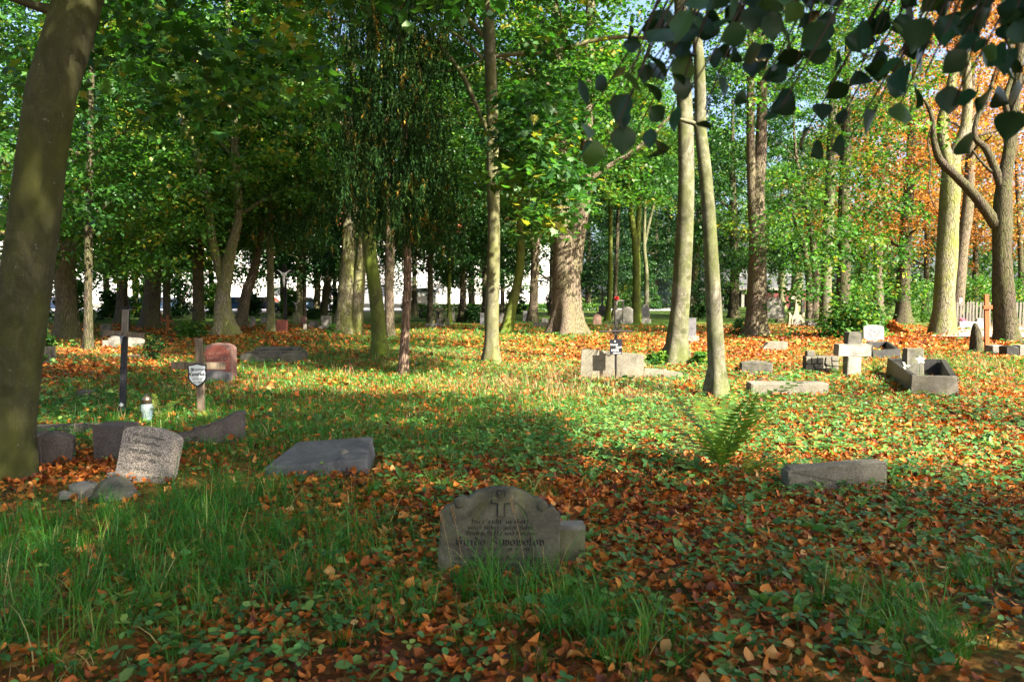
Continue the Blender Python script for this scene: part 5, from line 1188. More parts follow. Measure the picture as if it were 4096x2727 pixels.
def leaf_heap():
    g = G(3590, 1334); r_ = np.random.default_rng(3); n = 2600; a = r_.random(n)*6.28; q = np.sqrt(r_.random(n)); k = mpp(g.y)
    X = q*np.cos(a)*62*k; Y = q*np.sin(a)*.7; Z = 40*k*np.exp(-2.2*q**2)*(1 + .15*np.sin(a*3)) + r_.normal(0, .02, n) - .02
    V, Q, T, C = scatter(LEAF2, None, LEAF2_T, np.stack([X, Y, Z], -1), r_.random(n)*6.28, r_.normal(0, .5, n), r_.normal(0, .5, n), .15*r_.uniform(.7, 1.3, n), np.stack([r_.uniform(.35, 1, n), r_.random(n)], -1))
    o = link('leaf_heap', mesh_np('leaf_heap', V, Q, T, C), M['fallen'], None, (g.x, g.y + .6, 0)); tag(o, 'heap of raked orange leaves left of the mossy Y trunk', 'leaf heap')
leaf_heap()
# -- middle-distance graves behind
headstone('big weathered grey headstone left of the cream stone cross', 3098, 1274, 80, 84, 'shoulder', M['stone_grey'], t=.3, base=(86, 16, .45))
g = G(3188, 1304); k = mpp(g.y); r = empty('cross_monument', (g.x, g.y, 0)); tag(r, 'cream stone cross monument on a winged pedestal', 'monument', 'cross monuments')
prism('pedestal', [(-22*k, -.04), (22*k, -.04), (22*k, 30*k), (16*k, 44*k), (-16*k, 44*k), (-22*k, 30*k)], 0, .3, M['stone_cream'], r, bevel=.02)
box('inset_panel', (26*k, .02, 26*k), M['stone_pale'], r, (0, -.011, 20*k), bevel=.01)
for s in (-1, 1): prism('wing', [(s*22*k, -.04), (s*34*k, -.04), (s*30*k, 40*k), (s*33*k, 52*k), (s*25*k, 54*k), (s*20*k, 40*k)][::s], .04, .26, M['stone_cream'], r, bevel=.02)
prism('cross', [(x*k, z*k) for x, z in ((-10, 44), (10, 44), (9, 58), (6, 66), (5, 106), (16, 104), (22, 108), (26, 116), (22, 124), (14, 126), (6, 124), (7, 134), (4, 142), (0, 148), (-4, 142), (-7, 134), (-6, 124), (-14, 126), (-22, 124), (-26, 116), (-22, 108), (-16, 104), (-5, 106), (-6, 66), (-9, 58))], .08, .24, M['stone_cream'], r, bevel=.015)
block('stone_pillar', 'slim grey stone post right behind the cream cross', 3212, 1290, 13, 92, .2, M['stone_pale'], group='broken stones')
block('stone_fragment', 'pale low stone under the twin pale trunk', 3265, 1306, 66, 24, .4, M['stone_pale'], group='broken stones', kind='arch')
o = link('fallen_log', rock_mesh('fallen_log', (.62, .4, .34), 12), M['bark_rough'], None, (G(3120, 1290).x, G(3120, 1290).y, .08)); tag(o, 'brown woody lump below the big weathered headstone', 'log')
headstone('dark slab standing on edge right behind the stout pale trunk', 2768, 1368, 32, 98, 'flat', M['stone_slate'], t=.15, base=(52, 26, .3))
headstone('pinkish small headstone left of the slim pale green trunk', 2389, 1298, 33, 42, 'shoulder', M['stone_pink'], t=.14)
headstone('dark green-grey headstone with inscription left of the massive forked trunk', 2106, 1290, 29, 46, 'flat', M['stone_slate'], t=.12, rz=.1, roll=.04, lines=[('X X X', .16, .66), ('XXXX', .12, .48), ('XX XXX', .12, .34)] if False else None)
g = G(2166, 1308); k = mpp(g.y); r = empty('kerbed_grave', (g.x, g.y, 0)); tag(r, 'sunlit stone-block kerb at the left foot of the massive forked trunk', 'grave', 'kerbed graves')
for q in range(6): box('kerb_block', (10.4*k, .3, 20*k+random.uniform(-2, 2)*k), M['stone_concrete'], r, (-28*k + q*11.2*k, .15, 9*k), bevel=.02)
block('stone_fragment', 'pale broken tablet resting on the stone-block kerb', 2180, 1300, 26, 26, .12, M['stone_pale'], group='broken stones', kind='slant', lean=-.3)
headstone('pale rounded stone peeking out left of the curved mossy trunk', 2006, 1292, 24, 40, 'round', M['stone_pale'], t=.12)
g = G(2410, 1262); k = mpp(g.y); r = empty('cross_monument', (g.x, g.y, 0)); tag(r, 'black cross monument on a stepped pedestal on the lawn', 'monument', 'cross monuments')
box('step', (38*k, .5, 16*k), M['stone_black'], r, (-2*k, .25, 7*k), bevel=.02); box('pedestal', (28*k, .4, 24*k), M['stone_black'], r, (0, .25, 27*k), bevel=.02); box('neck', (14*k, .26, 8*k), M['stone_black'], r, (0, .25, 43*k), bevel=.02, taper=.6)
prism('cross', [(x*k, z*k) for x, z in ((-4, 46), (4, 46), (4, 80), (14, 80), (16, 84), (14, 89), (4, 89), (4, 106), (0, 112), (-4, 106), (-4, 89), (-14, 89), (-16, 84), (-14, 80), (-4, 80))], .19, .31, M['stone_black'], r, bevel=.012)
g = G(2480, 1292); k = mpp(g.y); r = empty('tomb_monument', (g.x, g.y, 0)); tag(r, 'pale tomb with two short columns behind the rayed cross', 'monument', 'pale monuments')
box('base', (46*k, .5, 16*k), M['stone_pale'], r, (4*k, .25, 6*k), bevel=.02); box('panel', (36*k, .25, 40*k), M['stone_pale'], r, (2*k, .3, 34*k), bevel=.02)
for s in (-1, 1): box('column', (7*k, .2, 36*k), M['stone_pale'], r, (2*k + s*13*k, .3, 70*k), bevel=.01)
box('lintel', (38*k, .24, 6*k), M['stone_pale'], r, (2*k, .3, 90*k), bevel=.01)
p = G(2464, 1292) + Vector((0, -.05, .74)); flower('red_flowers', 'red flowers on the pale tomb with two short columns', (g.x - 10*k, g.y + .2, 88*k), M['petal_red'], 7, .16, .12, blossoms=4)
headstone('pale slanted wing stone left of the green Y trunk', 2512, 1294, 40, 72, 'slant', M['stone_pale'], t=.2)
r, s, W, Hh = headstone('pale headstone with a dark inset panel right of the green Y trunk', 2582, 1292, 32, 76, 'shoulder', M['stone_pale'], t=.22, base=(40, 20, .5))
prism('inset_panel', [(x*.78, z*.94) for x, z in shape('arch', W, Hh) if z > 0] + [(-W*.39, Hh*.36), (W*.39, Hh*.36)], -.01, .004, M['stone_slate'], s, bevel=.002)
# the grave with two posts, and its neighbours
g = G(1754, 1308); k = mpp(g.y); r = empty('slab_grave', (g.x, g.y, 0), (0, 0, .05)); tag(r, 'grave with arched headstone and two squat stone posts', 'grave', 'slab graves')
prism('headstone', shape('arch', 36*k, 78*k), .9, 1.05, M['stone_moss'], r, bevel=.01)
for s in (-1, 1): box('post', (17*k, .25, 36*k), M['stone_moss'], r, (s*31*k + 3*k, .75, 16*k), bevel=.015)
box('ledger', (76*k, .8, 14*k), M['stone_grey'], r, (-14*k, .1, 5*k), bevel=.02); figure(r, .42, -2*k, .86, 28*k, M['iron'], 'crucified_figure')
box('memorial_panel', (18*k, .03, 26*k), M['stone_pale'], r, (-2*k, .885, 20*k), bevel=.01)
p = G(1742, 1300); flower('flower_bunch', 'yellow flowers on the grave with two squat posts', (p.x, p.y-.1, .12), M['petal_yellow'], 6, .09, .12, blossoms=6)
headstone('dark rounded headstone on the lawn left of the grave with two posts', 1691, 1270, 30, 32, 'arch', M['stone_black'], t=.2)
headstone('grey headstone with a pale panel half behind the thin green trunk', 1808, 1290, 22, 44, 'flat', M['stone_grey'], t=.2)
headstone('small grey stone at the left foot of the central maple', 1928, 1298, 16, 48, 'flat', M['stone_slate'], t=.15)
headstone('dark red granite headstone leaning beside the thin pale trunk', 1124, 1330, 44, 52, 'flat', M['stone_red'], t=.18, roll=.05, rz=-.1, lean=-.04)
headstone('small brown headstone behind the dark red leaning one', 1212, 1304, 23, 38, 'arch', M['stone_rose'], t=.15)
headstone('tiny pale stone post in front of the small brown headstone', 1219, 1316, 11, 24, 'flat', M['stone_grey'], t=.12)
headstone('low wide grey gravestone right of the small brown headstone', 1252, 1310, 34, 26, 'flat', M['stone_grey'], t=.2)
headstone('pale headstone with a white urn left of the double-stemmed giant', 1303, 1312, 36, 50, 'flat', M['stone_pale'], t=.3, base=(54, 9, .6))
headstone('slim rounded grey headstone left of the thin pale trunk', 1010, 1314, 19, 44, 'round', M['stone_grey'], t=.15)
headstone('faint grey gravestone in the shade right of the slim rounded one', 1056, 1292, 26, 22, 'flat', M['stone_grey'], t=.2)
g = G(1182, 1290); k = mpp(g.y); r = empty('cross_monument', (g.x, g.y, 0)); tag(r, 'mossy pedestal with a pale statuette below the black roadside cross', 'monument', 'cross monuments')
box('pedestal', (24*k, .4, 40*k), M['stone_moss'], r, (0, .2, 19*k), bevel=.02, taper=.85); figure(r, 42*k, 0, .2, 38*k, M['stone_pale'], 'statuette')
g = G(1142, 1292); k = mpp(g.y); r = empty('wayside_cross', (g.x, g.y, 0)); tag(r, 'tall black cross with a white crucified figure among the far trunks', 'cross', 'grave crosses')
box('post', (13*k, .16, 232*k+.1), M['iron'], r, (0, 0, 116*k-.05), bevel=.01); box('arm', (74*k, .14, 12*k), M['iron'], r, (0, -.06, 205*k), bevel=.01); figure(r, 62*k, 0, -.16, 140*k, M['white_paint'])
for lab, u, v, hh, ww in (('bright orange wooden cross right of its twin at the left', 672, 1322, 62, 42), ('orange wooden cross with a white plaque left of its twin', 643, 1312, 58, 34)):
    g = G(u, v); k = mpp(g.y); r = empty('wooden_cross', (g.x, g.y, 0)); tag(r, lab, 'cross', 'grave crosses')
    box('post', (9*k, .07, hh*k+.1), M['wood_orange'], r, (0, 0, hh*k/2-.05), bevel=.004); box('arm', (ww*k, .06, 8*k), M['wood_orange'], r, (0, -.05, hh*k*.62), bevel=.004)
    if u < 660: prism('plaque', [(x*14*k, z*16*k) for x, z in sh], -.09, -.08, M['enamel_white'], r, bevel=.002, loc=(0, 0, hh*k*.3))
g = G(505, 1320); k = mpp(g.y); r = empty('iron_cross', (g.x, g.y, 0)); tag(r, 'thin black iron cross behind the top of the tall crucifix', 'cross', 'grave crosses')
box('post', (6*k, .05, 130*k+.1), M['iron'], r, (12*k, 0, 65*k-.05), bevel=.004); box('arm', (70*k, .05, 6*k), M['iron'], r, (10*k, -.04, 88*k), bevel=.004)
headstone('grey upright gravestone in the shade left of the crucifix', 424, 1352, 40, 60, 'flat', M['stone_dark'], t=.15)

# ------------------------------------------------------------------ hanging bough of a linden standing right of the camera
def leaf_mesh(name, seed):
    r_ = random.Random(seed); out = []
    prof = [(0, .02), (.10, .26), (.22, .40), (.38, .47), (.55, .44), (.72, .31), (.87, .14), (1.0, 0)]
    cup, bend, tw = r_.uniform(.05, .3), r_.uniform(-.25, .5), r_.uniform(-.3, .3); V = []; Q = []
    for y, w in prof:
        for s in (-1, -.5, 0, .5, 1):
            x = s*w + tw*.1*y; V.append((x, y - (.06 if abs(s) == 1 and y < .05 else 0), cup*abs(s)**1.5*w*1.4 - bend*y*y*.5 + s*tw*y*.25 + .012*math.sin(9*y)*abs(s)))
    for i in range(len(prof)-1):
        for j in range(4): a = i*5+j; Q.append((a, a+1, a+6, a+5))
    V = np.array(V); t = np.zeros((len(V), 3)); t[:, 0] = r_.random(); t[:, 1] = r_.random()
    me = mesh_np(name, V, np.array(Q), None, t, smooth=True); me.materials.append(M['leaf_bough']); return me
def bough():
    r = empty('linden_tree', (3.6, 1.1, 0)); tag(r, 'linden right of the camera whose dark hanging bough fills the upper right corner', 'tree')
    base = Vector((3.6, 1.1, 0)); r_ = random.Random(7)
    tube_obj('trunk', [(0, 0, -.1, .17), (0, .05, 2, .15), (.05, 0, 5, .12), (0, 0, 10, .05)], B['near'], r, sides=14, rings=16, flare=.6)
    c = link('crown', CROWN[3], None, r, (.9, -1.6, 4.4), (0, 0, 1)); c.scale = (1.1, 1.1, 1.45); set_mat(c, LM)  # unseen crown enlarged and stretched tall to shade the leaning left trunk
    limb = [(0, 0, 3.3, .055), (-1.1, .5, 3.1, .042), (-2.0, .85, 2.85, .030), (-2.7, .95, 2.72, .020), (-3.3, 1.0, 2.62, .010)]
    tube_obj('limb', limb, M['twig'], r, sides=8, rings=14)
    LP = catmull([l[:3] for l in limb], 40)
    meshes = [leaf_mesh('leaf', s) for s in range(7)]
    cl = [(2750, 40, 7), (2850, 140, 8), (2950, 40, 8), (3050, 170, 8), (3150, 40, 8), (2700, 210, 6), (2900, 270, 7), (3060, 320, 6), (3180, 280, 5), (2600, 320, 5), (2500, 360, 3), (2560, 440, 3),
          (2330, 500, 1), (2470, 530, 2), (2420, 610, 1), (2760, 360, 4), (3070, 450, 1), (3280, 110, 7), (3380, 40, 6), (3300, 370, 3), (3350, 500, 2), (3480, 120, 6), (3480, 240, 4), (3600, 40, 7), (3620, 220, 5), (3560, 330, 3),
          (3500, 440, 1), (3390, 570, 1), (3750, 100, 7), (3800, 230, 7), (3850, 340, 6), (3950, 70, 7), (3920, 230, 7), (3980, 330, 5), (4060, 180, 6), (3930, 430, 2), (4010, 520, 3), (4090, 440, 3), (3820, 420, 2), (3600, 420, 1), (3700, 300, 3), (3230, 520, 1), (2680, 470, 2)]
    cl = [(u, v, n if n < 3 else n + 4) for u, v, n in cl] + [(2420, 440, 3), (2650, 120, 8), (2620, 230, 5), (3230, 200, 7), (3130, 420, 3), (3420, 330, 4), (3720, 20, 8), (3880, 150, 8), (4040, 30, 8), (4070, 320, 6), (2820, 440, 2), (3450, 20, 7), (2540, 540, 2)]
    for u, v, n in cl:
        Y = r_.uniform(1.75, 2.35); e = at(u, v, Y) - base
        i = min(range(len(LP)), key=lambda q: (LP[q][0]-e.x-.4)**2*1.0 + (LP[q][1]-e.y)**2*.6); s = Vector(LP[i])
        mid = s.lerp(e, .5) + Vector((r_.uniform(-.08, .08), r_.uniform(-.05, .05), .07))
        tube_obj('twig', [(s.x, s.y, s.z, .006), (mid.x, mid.y, mid.z, .004), (e.x, e.y, e.z, .0018)], M['twig'], r, sides=5, rings=8)
        for q in range(n):
            t = 1 - .10*q if n > 1 else 1; t = max(t, .25); p = mid.lerp(e, t) + Vector((r_.uniform(-.085, .085), r_.uniform(-.12, .12), r_.uniform(-.065, .055)))*(1 if n > 1 else .1)
            o = link('leaf', meshes[r_.randrange(7)], None, r, p, (r_.gauss(-1.0, .6), r_.gauss(0, .7), r_.uniform(0, 6.28))); k = r_.uniform(.042, .076); o.scale = (k, k, k)
bough()

# ------------------------------------------------------------------ ferns
def frond(L, arch, seed, pairs=19, wid=.15):
    r_ = random.Random(seed); V = []; Q = []; T = []; C = []
    def pt(t): return np.array([0, L*(math.sin(arch*t)/arch)*.0 + L*t*math.sin(.25+arch*t), L*t*math.cos(.25 + arch*t*.85)])
    tc = r_.random()
    for i in range(pairs):
        t = .16 + .84*i/pairs; p = pt(t); d = pt(min(t+.03, 1.02))-p; d /= np.linalg.norm(d); w = L*wid*math.sin(math.pi*min(max((t-.08)/.98, .02), 1)**.75)+.006
        for s in (-1, 1):
            tip = p + np.array([s*w, 0, 0])*1.0 + d*w*.38 + np.array([0, 0, -.10*w + r_.gauss(0, .01)]); h = L*.021
            k = len(V); mid = (p+tip)/2; V += [p, mid + d*h, tip, mid - d*h]; T += [(k, k+1, k+2), (k, k+2, k+3)]; C += [[tc + r_.gauss(0, .06), r_.random(), 0]]*4
    k = len(V); n = 8
    for i in range(n):
        p = pt(i/(n-1)); V += [p + np.array([-.004, 0, 0]), p + np.array([.004, 0, 0])]; C += [[tc, .4, 0]]*2
    for i in range(n-1): Q.append((k+2*i, k+2*i+1, k+2*i+3, k+2*i+2))
    return mesh_np('frond', np.array(V), np.array(Q), np.array(T), np.clip(np.array(C), 0, 1))
def fern(label, u, v, L, n, seed, az=None, tilt=.0):
    g = G(u, v); r = empty('fern', (g.x, g.y, Hf(g.x, g.y))); tag(r, label, 'fern', 'ferns'); r_ = random.Random(seed)
    ms = [frond(L*r_.uniform(.8, 1.05), r_.uniform(.3, .95), seed+q) for q in range(min(n, 6))]
    for q in range(n):
        a = (q + r_.uniform(-.3, .3))*6.283/n if az is None else r_.uniform(*az)
        o = link('frond', ms[q % len(ms)], M['fern'], r, (0, 0, -.01), (r_.uniform(-.2, .22) + tilt, 0, a)); k = r_.uniform(.75, 1.1); o.scale = (k, k, k)
fern('tall backlit fern clump in front of the smooth bent trunk', 2885, 1885, 1.25, 10, 5, tilt=.05)
fern('dark fern fronds leaning right beside the tall clump', 2960, 1892, .50, 4, 15, (-1.9, -.9), -.5)
fern('yellow-green fern behind the grave lantern', 640, 1700, .42, 8, 25)
fern('flat fern spreading over the plot left of the lantern', 470, 1712, .34, 8, 35, tilt=-.5)
fern('small fern in front of the plank cross with the plaque', 830, 1700, .26, 7, 45, tilt=-.3)
fern('sunlit fern left of the grave with the pale front kerb', 3500, 1490, .55, 7, 55)
fern('pale young fern in front of the heavy stone cross', 3350, 1500, .35, 6, 65)
fern('fern in the far grass behind the leaf heap', 3690, 1285, .9, 8, 75)

# ------------------------------------------------------------------ twigs and tall grass stalks
for lab, pts, rad in (('thin bare twig lying in the sunny leaves left of the rayed cross', [(2090, 1640, .02), (2060, 1590, .25), (2010, 1520, .40), (1950, 1455, .30)], .006),
                      ('long dead stick in the sunny grass below the rayed cross', [(2440, 1612, .03), (2520, 1600, .06), (2600, 1606, .05), (2680, 1616, .02)], .012),
                      ('fallen branch between the rough block and the flat kerb', [(3030, 1530, .05), (3110, 1524, .09), (3180, 1526, .03)], .014)):
    P = []; g0 = G(pts[0][0], pts[0][1])
    for i, (u, v, z) in enumerate(pts): q = G(u, 1620 if 'thin' in lab else v); q = at(u, v, g0.y) if 'thin' in lab else q; P.append((q.x, q.y, (max(q.z, .01) if 'thin' in lab else z), rad*(1-.6*i/len(pts))))
    tag(tube_obj('twig', P, M['twig'], None, sides=6, rings=12), lab, 'twig')
def stalk(u, v, top, du, lab):
    g = G(u, v); k = mpp(g.y); h = (v-top)*k
    r = empty('grass_stalk', (g.x, g.y, Hf(g.x, g.y))); tag(r, lab, 'grass stalk', 'dry grass stalks')
    tube_obj('stem', [(0, 0, -.02, .0022), (du*k*.4, 0, h*.5, .0018), (du*k, .01, h, .0009)], M['straw_stem'], r, sides=5, rings=8)
    for q in range(7):
        t = .8 + .2*q/7; tube_obj('seed_spikelet', [(du*k*t, .005, h*t, .002), (du*k*t + .006*(-1)**q, 0, h*t + .018, .0028), (du*k*t + .008*(-1)**q, 0, h*t + .03, .0006)], M['straw_stem'], r, sides=4, rings=4)
stalk(1815, 2325, 2040, -55, 'dry grass stalk before the left edge of the front headstone')
stalk(1856, 2300, 2025, -50, 'dry grass stalk second from the left before the front headstone')
stalk(1888, 2290, 1995, -24, 'straight dry grass stalk before the carved lines of the front headstone')
stalk(2110, 2330, 1985, -70, 'long seeded grass stalk crossing the middle of the front headstone')

# ------------------------------------------------------------------ ground cover
def inside_foot(x, y):
    m = np.zeros(len(x), bool)
    for fx, fy, rz, hw, hd in FOOT:
        dx, dy = x-fx, y-fy; c, s = math.cos(rz), math.sin(rz); lx, ly = dx*c+dy*s, -dx*s+dy*c
        m |= (np.abs(lx) < hw) & (np.abs(ly) < hd)
    return m
def blobs(x, y, rows):
    o = np.zeros(len(x))
    for u, v, r, a in rows:
        g = G(u, v); o += a*np.exp(-((x-g.x)**2 + ((y-g.y)*.8)**2)/(r*r))
    return o
GRASS_B = [(1900, 1480, 3, .6), (1500, 1400, 4, .6), (2300, 1600, 2, .5), (1150, 1560, 2.5, .5), (2050, 1700, 1.3, .5), (1400, 2150, .5, .4), (3100, 2300, .3, .5), (2250, 2600, .3, .5), (1500, 2480, .3, .4), (900, 2400, .4, .5), (200, 2250, .9, .9), (450, 2500, .6, .7), (700, 2150, .7, .5), (250, 2400, .6, .6), (950, 1990, .8, .5), (1100, 2330, .35, .45), (2000, 2370, .35, .9), (2240, 2380, .25, .8), (2600, 2560, .35, .7), (2500, 2650, .3, .6), (3450, 2470, .35, .8), (3650, 2570, .3, .6), (3950, 2330, .4, .5), (2850, 2400, .25, .5), (2950, 2050, .3, .4),
           (400, 1560, 3, .6), (900, 1620, 3, .8), (1300, 1680, 2.2, .8), (1700, 1600, 2.5, .6), (1200, 1480, 3, .6), (1600, 1800, 1.2, .5), (2100, 1560, 2, .4), (3000, 1650, 1.2, .4), (1750, 1340, 6, .7), (2400, 1320, 7, .4), (3600, 1440, 3, .5), (3900, 1480, 3, .5)]
LITTER_B = [(2000, 2640, .7, .35), (1000, 2640, .5, .35), (3000, 2640, .7, .3), (1300, 2080, .7, .4), (2700, 2150, .8, .4), (1500, 2600, .8, .5), (1700, 2050, 1.2, .6), (2400, 2050, 1.5, .7), (3200, 2150, 1.0, .6), (3900, 2100, .8, .4), (3800, 1700, 2, .8), (3300, 1750, 1.5, .5), (2500, 1390, 5, .8), (3500, 1370, 6, .9), (3900, 1560, 3, .7), (300, 1480, 3, .5), (1000, 1370, 5, .5), (2050, 1400, 4, .4), (2000, 1900, 1, .5), (330, 1880, .6, .9)]
HERB_B = [(3600, 1700, 2, .45), (3050, 1640, 1.5, .5), (2700, 1700, 1.2, .4), (3900, 1850, 1.2, .4), (2600, 2300, .8, .5), (3700, 2080, 1.0, .7), (3500, 1950, .8, .5), (700, 2600, .5, .7), (1300, 2500, .6, .5), (2300, 1750, 1.6, .6), (3300, 1520, 3, .7), (250, 1600, 2, .7), (1900, 1750, 1.5, .4), (1600, 1420, 3, .5), (2600, 1560, 3, .5), (2200, 2450, .5, .6), (1300, 2200, .6, .3), (3000, 2600, .6, .5)]
STRAW_B = [(2700, 1600, 1.4, 1), (3000, 1680, 1.3, 1.3), (2250, 1530, 1.6, .9), (3250, 1580, 1.6, 1), (2450, 1490, 1.8, .9), (1900, 1420, 2.5, .5), (3550, 1480, 2.5, .7), (1250, 2350, .35, .7), (3300, 2250, .5, .6), (1500, 2400, .4, .7), (900, 1560, 1, .4)]
def field(x, y, which):
    if which == 'g': f = .10 + 1.5*(vnoise(x, y, 1.5, 1)*.6 + vnoise(x, y, .45, 2)*.4 - .47) + blobs(x, y, GRASS_B)
    elif which == 'l': f = .50 + 1.0*(vnoise(x, y, 1.8, 3)*.6 + vnoise(x, y, .5, 4)*.4 - .5) + blobs(x, y, LITTER_B) - .55*np.clip(blobs(x, y, GRASS_B), 0, 1.2)
    else: f = .18 + 1.3*(vnoise(x, y, 1.2, 5)*.55 + vnoise(x, y, .4, 6)*.45 - .48) + blobs(x, y, HERB_B) - .3*np.clip(blobs(x, y, GRASS_B), 0, 1)
    if which == 's': f = .02 + .5*blobs(x, y, STRAW_B)*(.5 + vnoise(x, y, .5, 8))
    if which == 'l': f = f - .22*np.clip((y-12)/6, 0, 1)
    elif which == 'g': f = f - .08*np.clip((5.2-y)/1, 0, 1) + .22*np.clip((y-12)/6, 0, 1)
    return np.clip(f, {'l': .16, 'h': .06}.get(which, .015), 1)
def sample(n, y0, y1, which, rg, spread=.74, mar=1.3):
    k = int(n*5); u = rg.random(k); y = np.sqrt(y0*y0 + u*(y1*y1-y0*y0)); x = (rg.random(k)*2-1)*(spread*y1+mar); m = np.abs(x) < spread*y + mar; x, y = x[m], y[m]
    # even in area: the wedge already widens with y
    keep = rg.random(len(x)) < field(x, y, which)*np.where(True, 1, 1); keep &= ~inside_foot(x, y); x, y = x[keep][:n], y[keep][:n]
    return x, y
def sample_area(per_m2, y0, y1, which, rg, spread=.74, mar=1.3):
    X = spread*y1+mar; A = 2*X*(y1-y0); k = int(per_m2*A); x = (rg.random(k)*2-1)*X; y = y0 + rg.random(k)*(y1-y0); m = np.abs(x) < spread*y+mar; x, y = x[m], y[m]
    keep = (rg.random(len(x)) < field(x, y, which)); x, y = x[keep], y[keep]; m = ~inside_foot(x, y); return x[m], y[m]
def stuff(name, chunks, mat, label, cat):
    V, Q, T, C = join(chunks); o = link(name, mesh_np(name, V, Q, T, C), mat); tag(o, label, cat, kind='stuff'); return o
rg = np.random.default_rng(101)
# fallen leaves: curled near, simple far
def litter_inst(n, rg, st=4):
    t = np.linspace(0, 1, st); w = {6: np.array([.03, .20, .34, .37, .25, .01]), 4: np.array([.06, .36, .34, 0.01]), 3: np.array([.05, .42, .02])}[st]
    T = np.zeros((n, st*3, 3)); curl = rg.normal(.35, .75, n); fold = rg.uniform(-.3, .8, n); tw = rg.normal(0, .5, n); wid = rg.uniform(.5, 1.15, n)
    for i in range(st):
        for j, s in enumerate((-1, 0, 1)):
            T[:, i*3+j, 0] = s*w[i]*wid; T[:, i*3+j, 1] = t[i]-.5; T[:, i*3+j, 2] = curl*(t[i]-.5)**2*1.5 + fold*abs(s)*w[i] + tw*s*w[i]*(t[i]-.5)*1.6
    q = [(a*3+b, a*3+b+1, (a+1)*3+b+1, (a+1)*3+b) for a in range(st-1) for b in (0, 1)]
    return T, q
def litter(per, y0, y1, size, st, rg):
    x, y = sample_area(per, y0, y1, 'l', rg); n = len(x); T, q = litter_inst(n, rg, st)
    z = H(x, y) + rg.uniform(.008, .05, n); sc = size*np.minimum(rg.lognormal(0, .3, n), 1.55)
    c = np.stack([np.clip(rg.beta(1.9, 2.1, n) + .25*(vnoise(x, y, .8, 9)-.5), 0, 1), rg.random(n)], -1)
    return scatter(None, q, None, np.stack([x, y, z], -1), rg.random(n)*6.28, rg.normal(.05, .42, n), rg.normal(0, .45, n), sc, c, T)
stuff('fallen_leaves', [litter(560, 2.4, 5.2, .052, 6, rg), litter(560, 5.2, 8, .056, 4, rg), litter(380, 8, 12, .062, 3, rg), litter(190, 12, 24, .078, 3, rg), litter(50, 24, 42, .12, 3, rg)], M['fallen'], 'orange and brown fallen leaves strewn over the ground', 'fallen leaves')
# grass
def blade_inst(n, rg, segs):
    t = np.linspace(0, 1, segs+1); T = np.zeros((n, 2*segs+1, 3)); bend = rg.uniform(.15, 1.15, n) if segs < 4 else rg.uniform(.35, 1.5, n); 
    for i in range(segs):
        for j, s in enumerate((-1, 1)):
            T[:, 2*i+j, 0] = s*.5*(1-t[i]*.75); 
            T[:, 2*i+j, 1] = bend*t[i]**2*.75; T[:, 2*i+j, 2] = t[i] - .33*bend*t[i]**2
    T[:, -1, 1] = bend*.75; T[:, -1, 2] = 1-.40*bend
    q = [(2*i, 2*i+1, 2*i+3, 2*i+2) for i in range(segs-1)]; tr = [(2*segs-2, 2*segs-1, 2*segs)]
    return T, q, tr
def grass(per, y0, y1, hgt, wid, segs, rg, tuft=1, trad=.05, dry=.03, fld='g'):
    x, y = sample_area(per, y0, y1, fld, rg); n0 = len(x); hs_ = np.clip(field(x, y, 'g'), .3, 1)*rg.lognormal(0, .25, n0); cb = rg.beta(2, 2, n0)
    if tuft > 1:
        x = np.repeat(x, tuft) + rg.normal(0, trad, n0*tuft); y = np.repeat(y, tuft) + rg.normal(0, trad, n0*tuft); hs_ = np.repeat(hs_, tuft)*rg.lognormal(0, .3, n0*tuft); cb = np.repeat(cb, tuft)
    m = ~inside_foot(x, y); x, y, hs_, cb = x[m], y[m], hs_[m], cb[m]
    n = len(x); T, q, tr = blade_inst(n, rg, segs); col = np.clip(cb*.8 + rg.normal(0, .14, n), 0, .9); col[rg.random(n) < dry] = 1.0
    sc = np.stack([np.full(n, wid)*rg.uniform(.6, 1.3, n), hgt*hs_, hgt*hs_], -1)
    return scatter(None, q if q else None, tr, np.stack([x, y, H(x, y)-.005], -1), rg.random(n)*6.28, np.zeros(n), rg.normal(0, .12, n), sc, np.stack([col, rg.random(n)], -1), T)
stuff('grass', [grass(85, 2.4, 6.5, .22, .0058, 4, rg, 17, .030), grass(120, 6.5, 12, .095, .007, 2, rg, 10, .06), grass(60, 12, 24, .085, .012, 2, rg, 7, .09), grass(18, 24, 50, .11, .026, 1, rg, 6, .14)], M['grass'], 'green grass growing in tufts between the graves', 'grass')
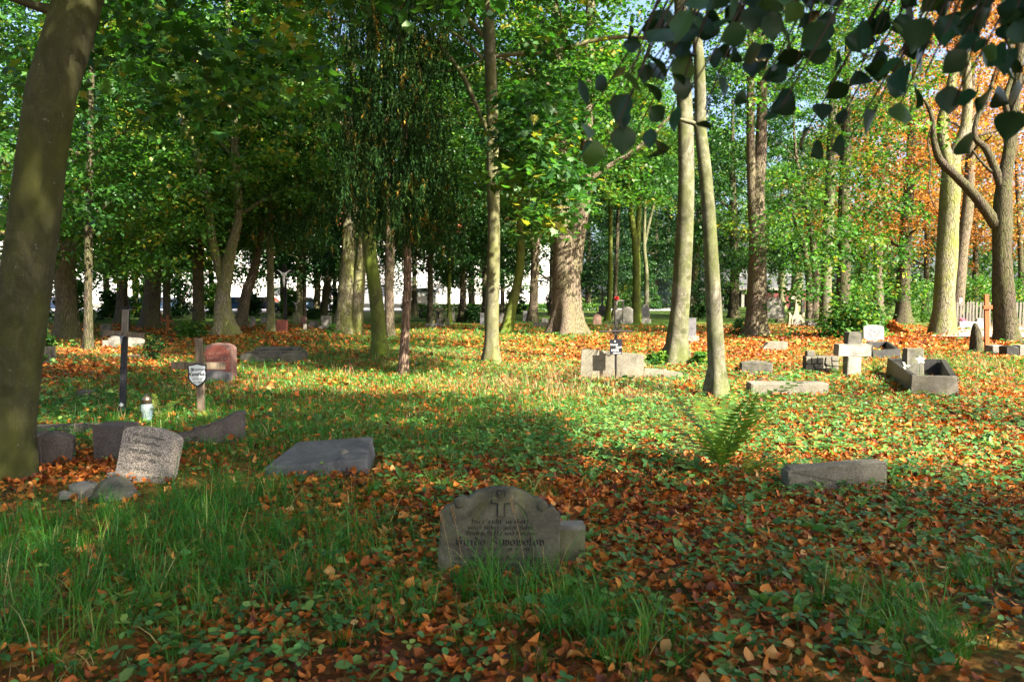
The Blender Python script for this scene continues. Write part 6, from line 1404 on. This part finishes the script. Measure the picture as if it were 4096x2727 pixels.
# small herbs in threes
HL = np.array([(0, 0, 0), (-.33, .30, .05), (-.30, .68, .05), (0, 1, -.06), (.30, .68, .05), (.33, .30, .05), (0, .5, -.02)]); HL_T = [(6, 1, 0), (6, 2, 1), (6, 3, 2), (6, 4, 3), (6, 5, 4), (6, 0, 5)]
def herbs(per, y0, y1, size, rg, near=True):
    x, y = sample_area(per, y0, y1, 'h', rg); n0 = len(x); z = H(x, y) + rg.uniform(.035, .11, n0); yw = rg.random(n0)*6.28; s = size*rg.lognormal(0, .28, n0); cb = rg.beta(2, 2, n0)
    k = 3; x, y, z, s, cb = [np.repeat(a, k) for a in (x, y, z, s, cb)]; n = len(x); yaw = np.repeat(yw, k) + np.tile(np.array([0, 2.0, -2.0]), n0) + rg.normal(0, .25, n)
    p = np.stack([x - np.sin(yaw)*s*.08, y + np.cos(yaw)*s*.08, z], -1)
    return scatter(HL if near else LEAF2, None, HL_T if near else LEAF2_T, p, yaw, rg.normal(-.05, .3, n), rg.normal(0, .3, n), s*rg.uniform(.75, 1.15, n), np.stack([np.clip(cb + rg.normal(0, .12, n), 0, 1), rg.random(n)], -1))
def dock(per, y0, y1, rg):
    x, y = sample_area(per, y0, y1, 'h', rg); n0 = len(x); k = 6; yw = np.repeat(rg.random(n0)*6.28, k) + np.tile(np.arange(k)*1.05, n0) + rg.normal(0, .2, n0*k); x, y = np.repeat(x, k), np.repeat(y, k); n = len(x)
    tv = HL*np.array([.5, 1, 1]); return scatter(tv, None, HL_T, np.stack([x, y, H(x, y)+.02], -1), yw, rg.uniform(.25, 1.1, n), rg.normal(0, .3, n), rg.uniform(.07, .15, n), np.stack([rg.uniform(.5, 1, n), rg.random(n)], -1))
stuff('ground_herbs', [herbs(180, 2.4, 6.5, .042, rg), herbs(190, 6.5, 12, .048, rg, False), herbs(60, 12, 24, .065, rg, False), herbs(10, 24, 42, .12, rg, False), dock(3.2, 2.6, 9, rg), dock(1.0, 9, 18, rg)], M['herb'], 'low green herbs and seedlings covering the ground', 'ground cover')
stuff('dry_stems', [grass(60, 2.4, 6.5, .15, .0028, 2, rg, 8, .07, fld='s'), grass(70, 6.5, 22, .14, .007, 2, rg, 8, .1, fld='s')], M['straw'], 'dry straw-coloured stems lying among the leaves', 'dry grass')
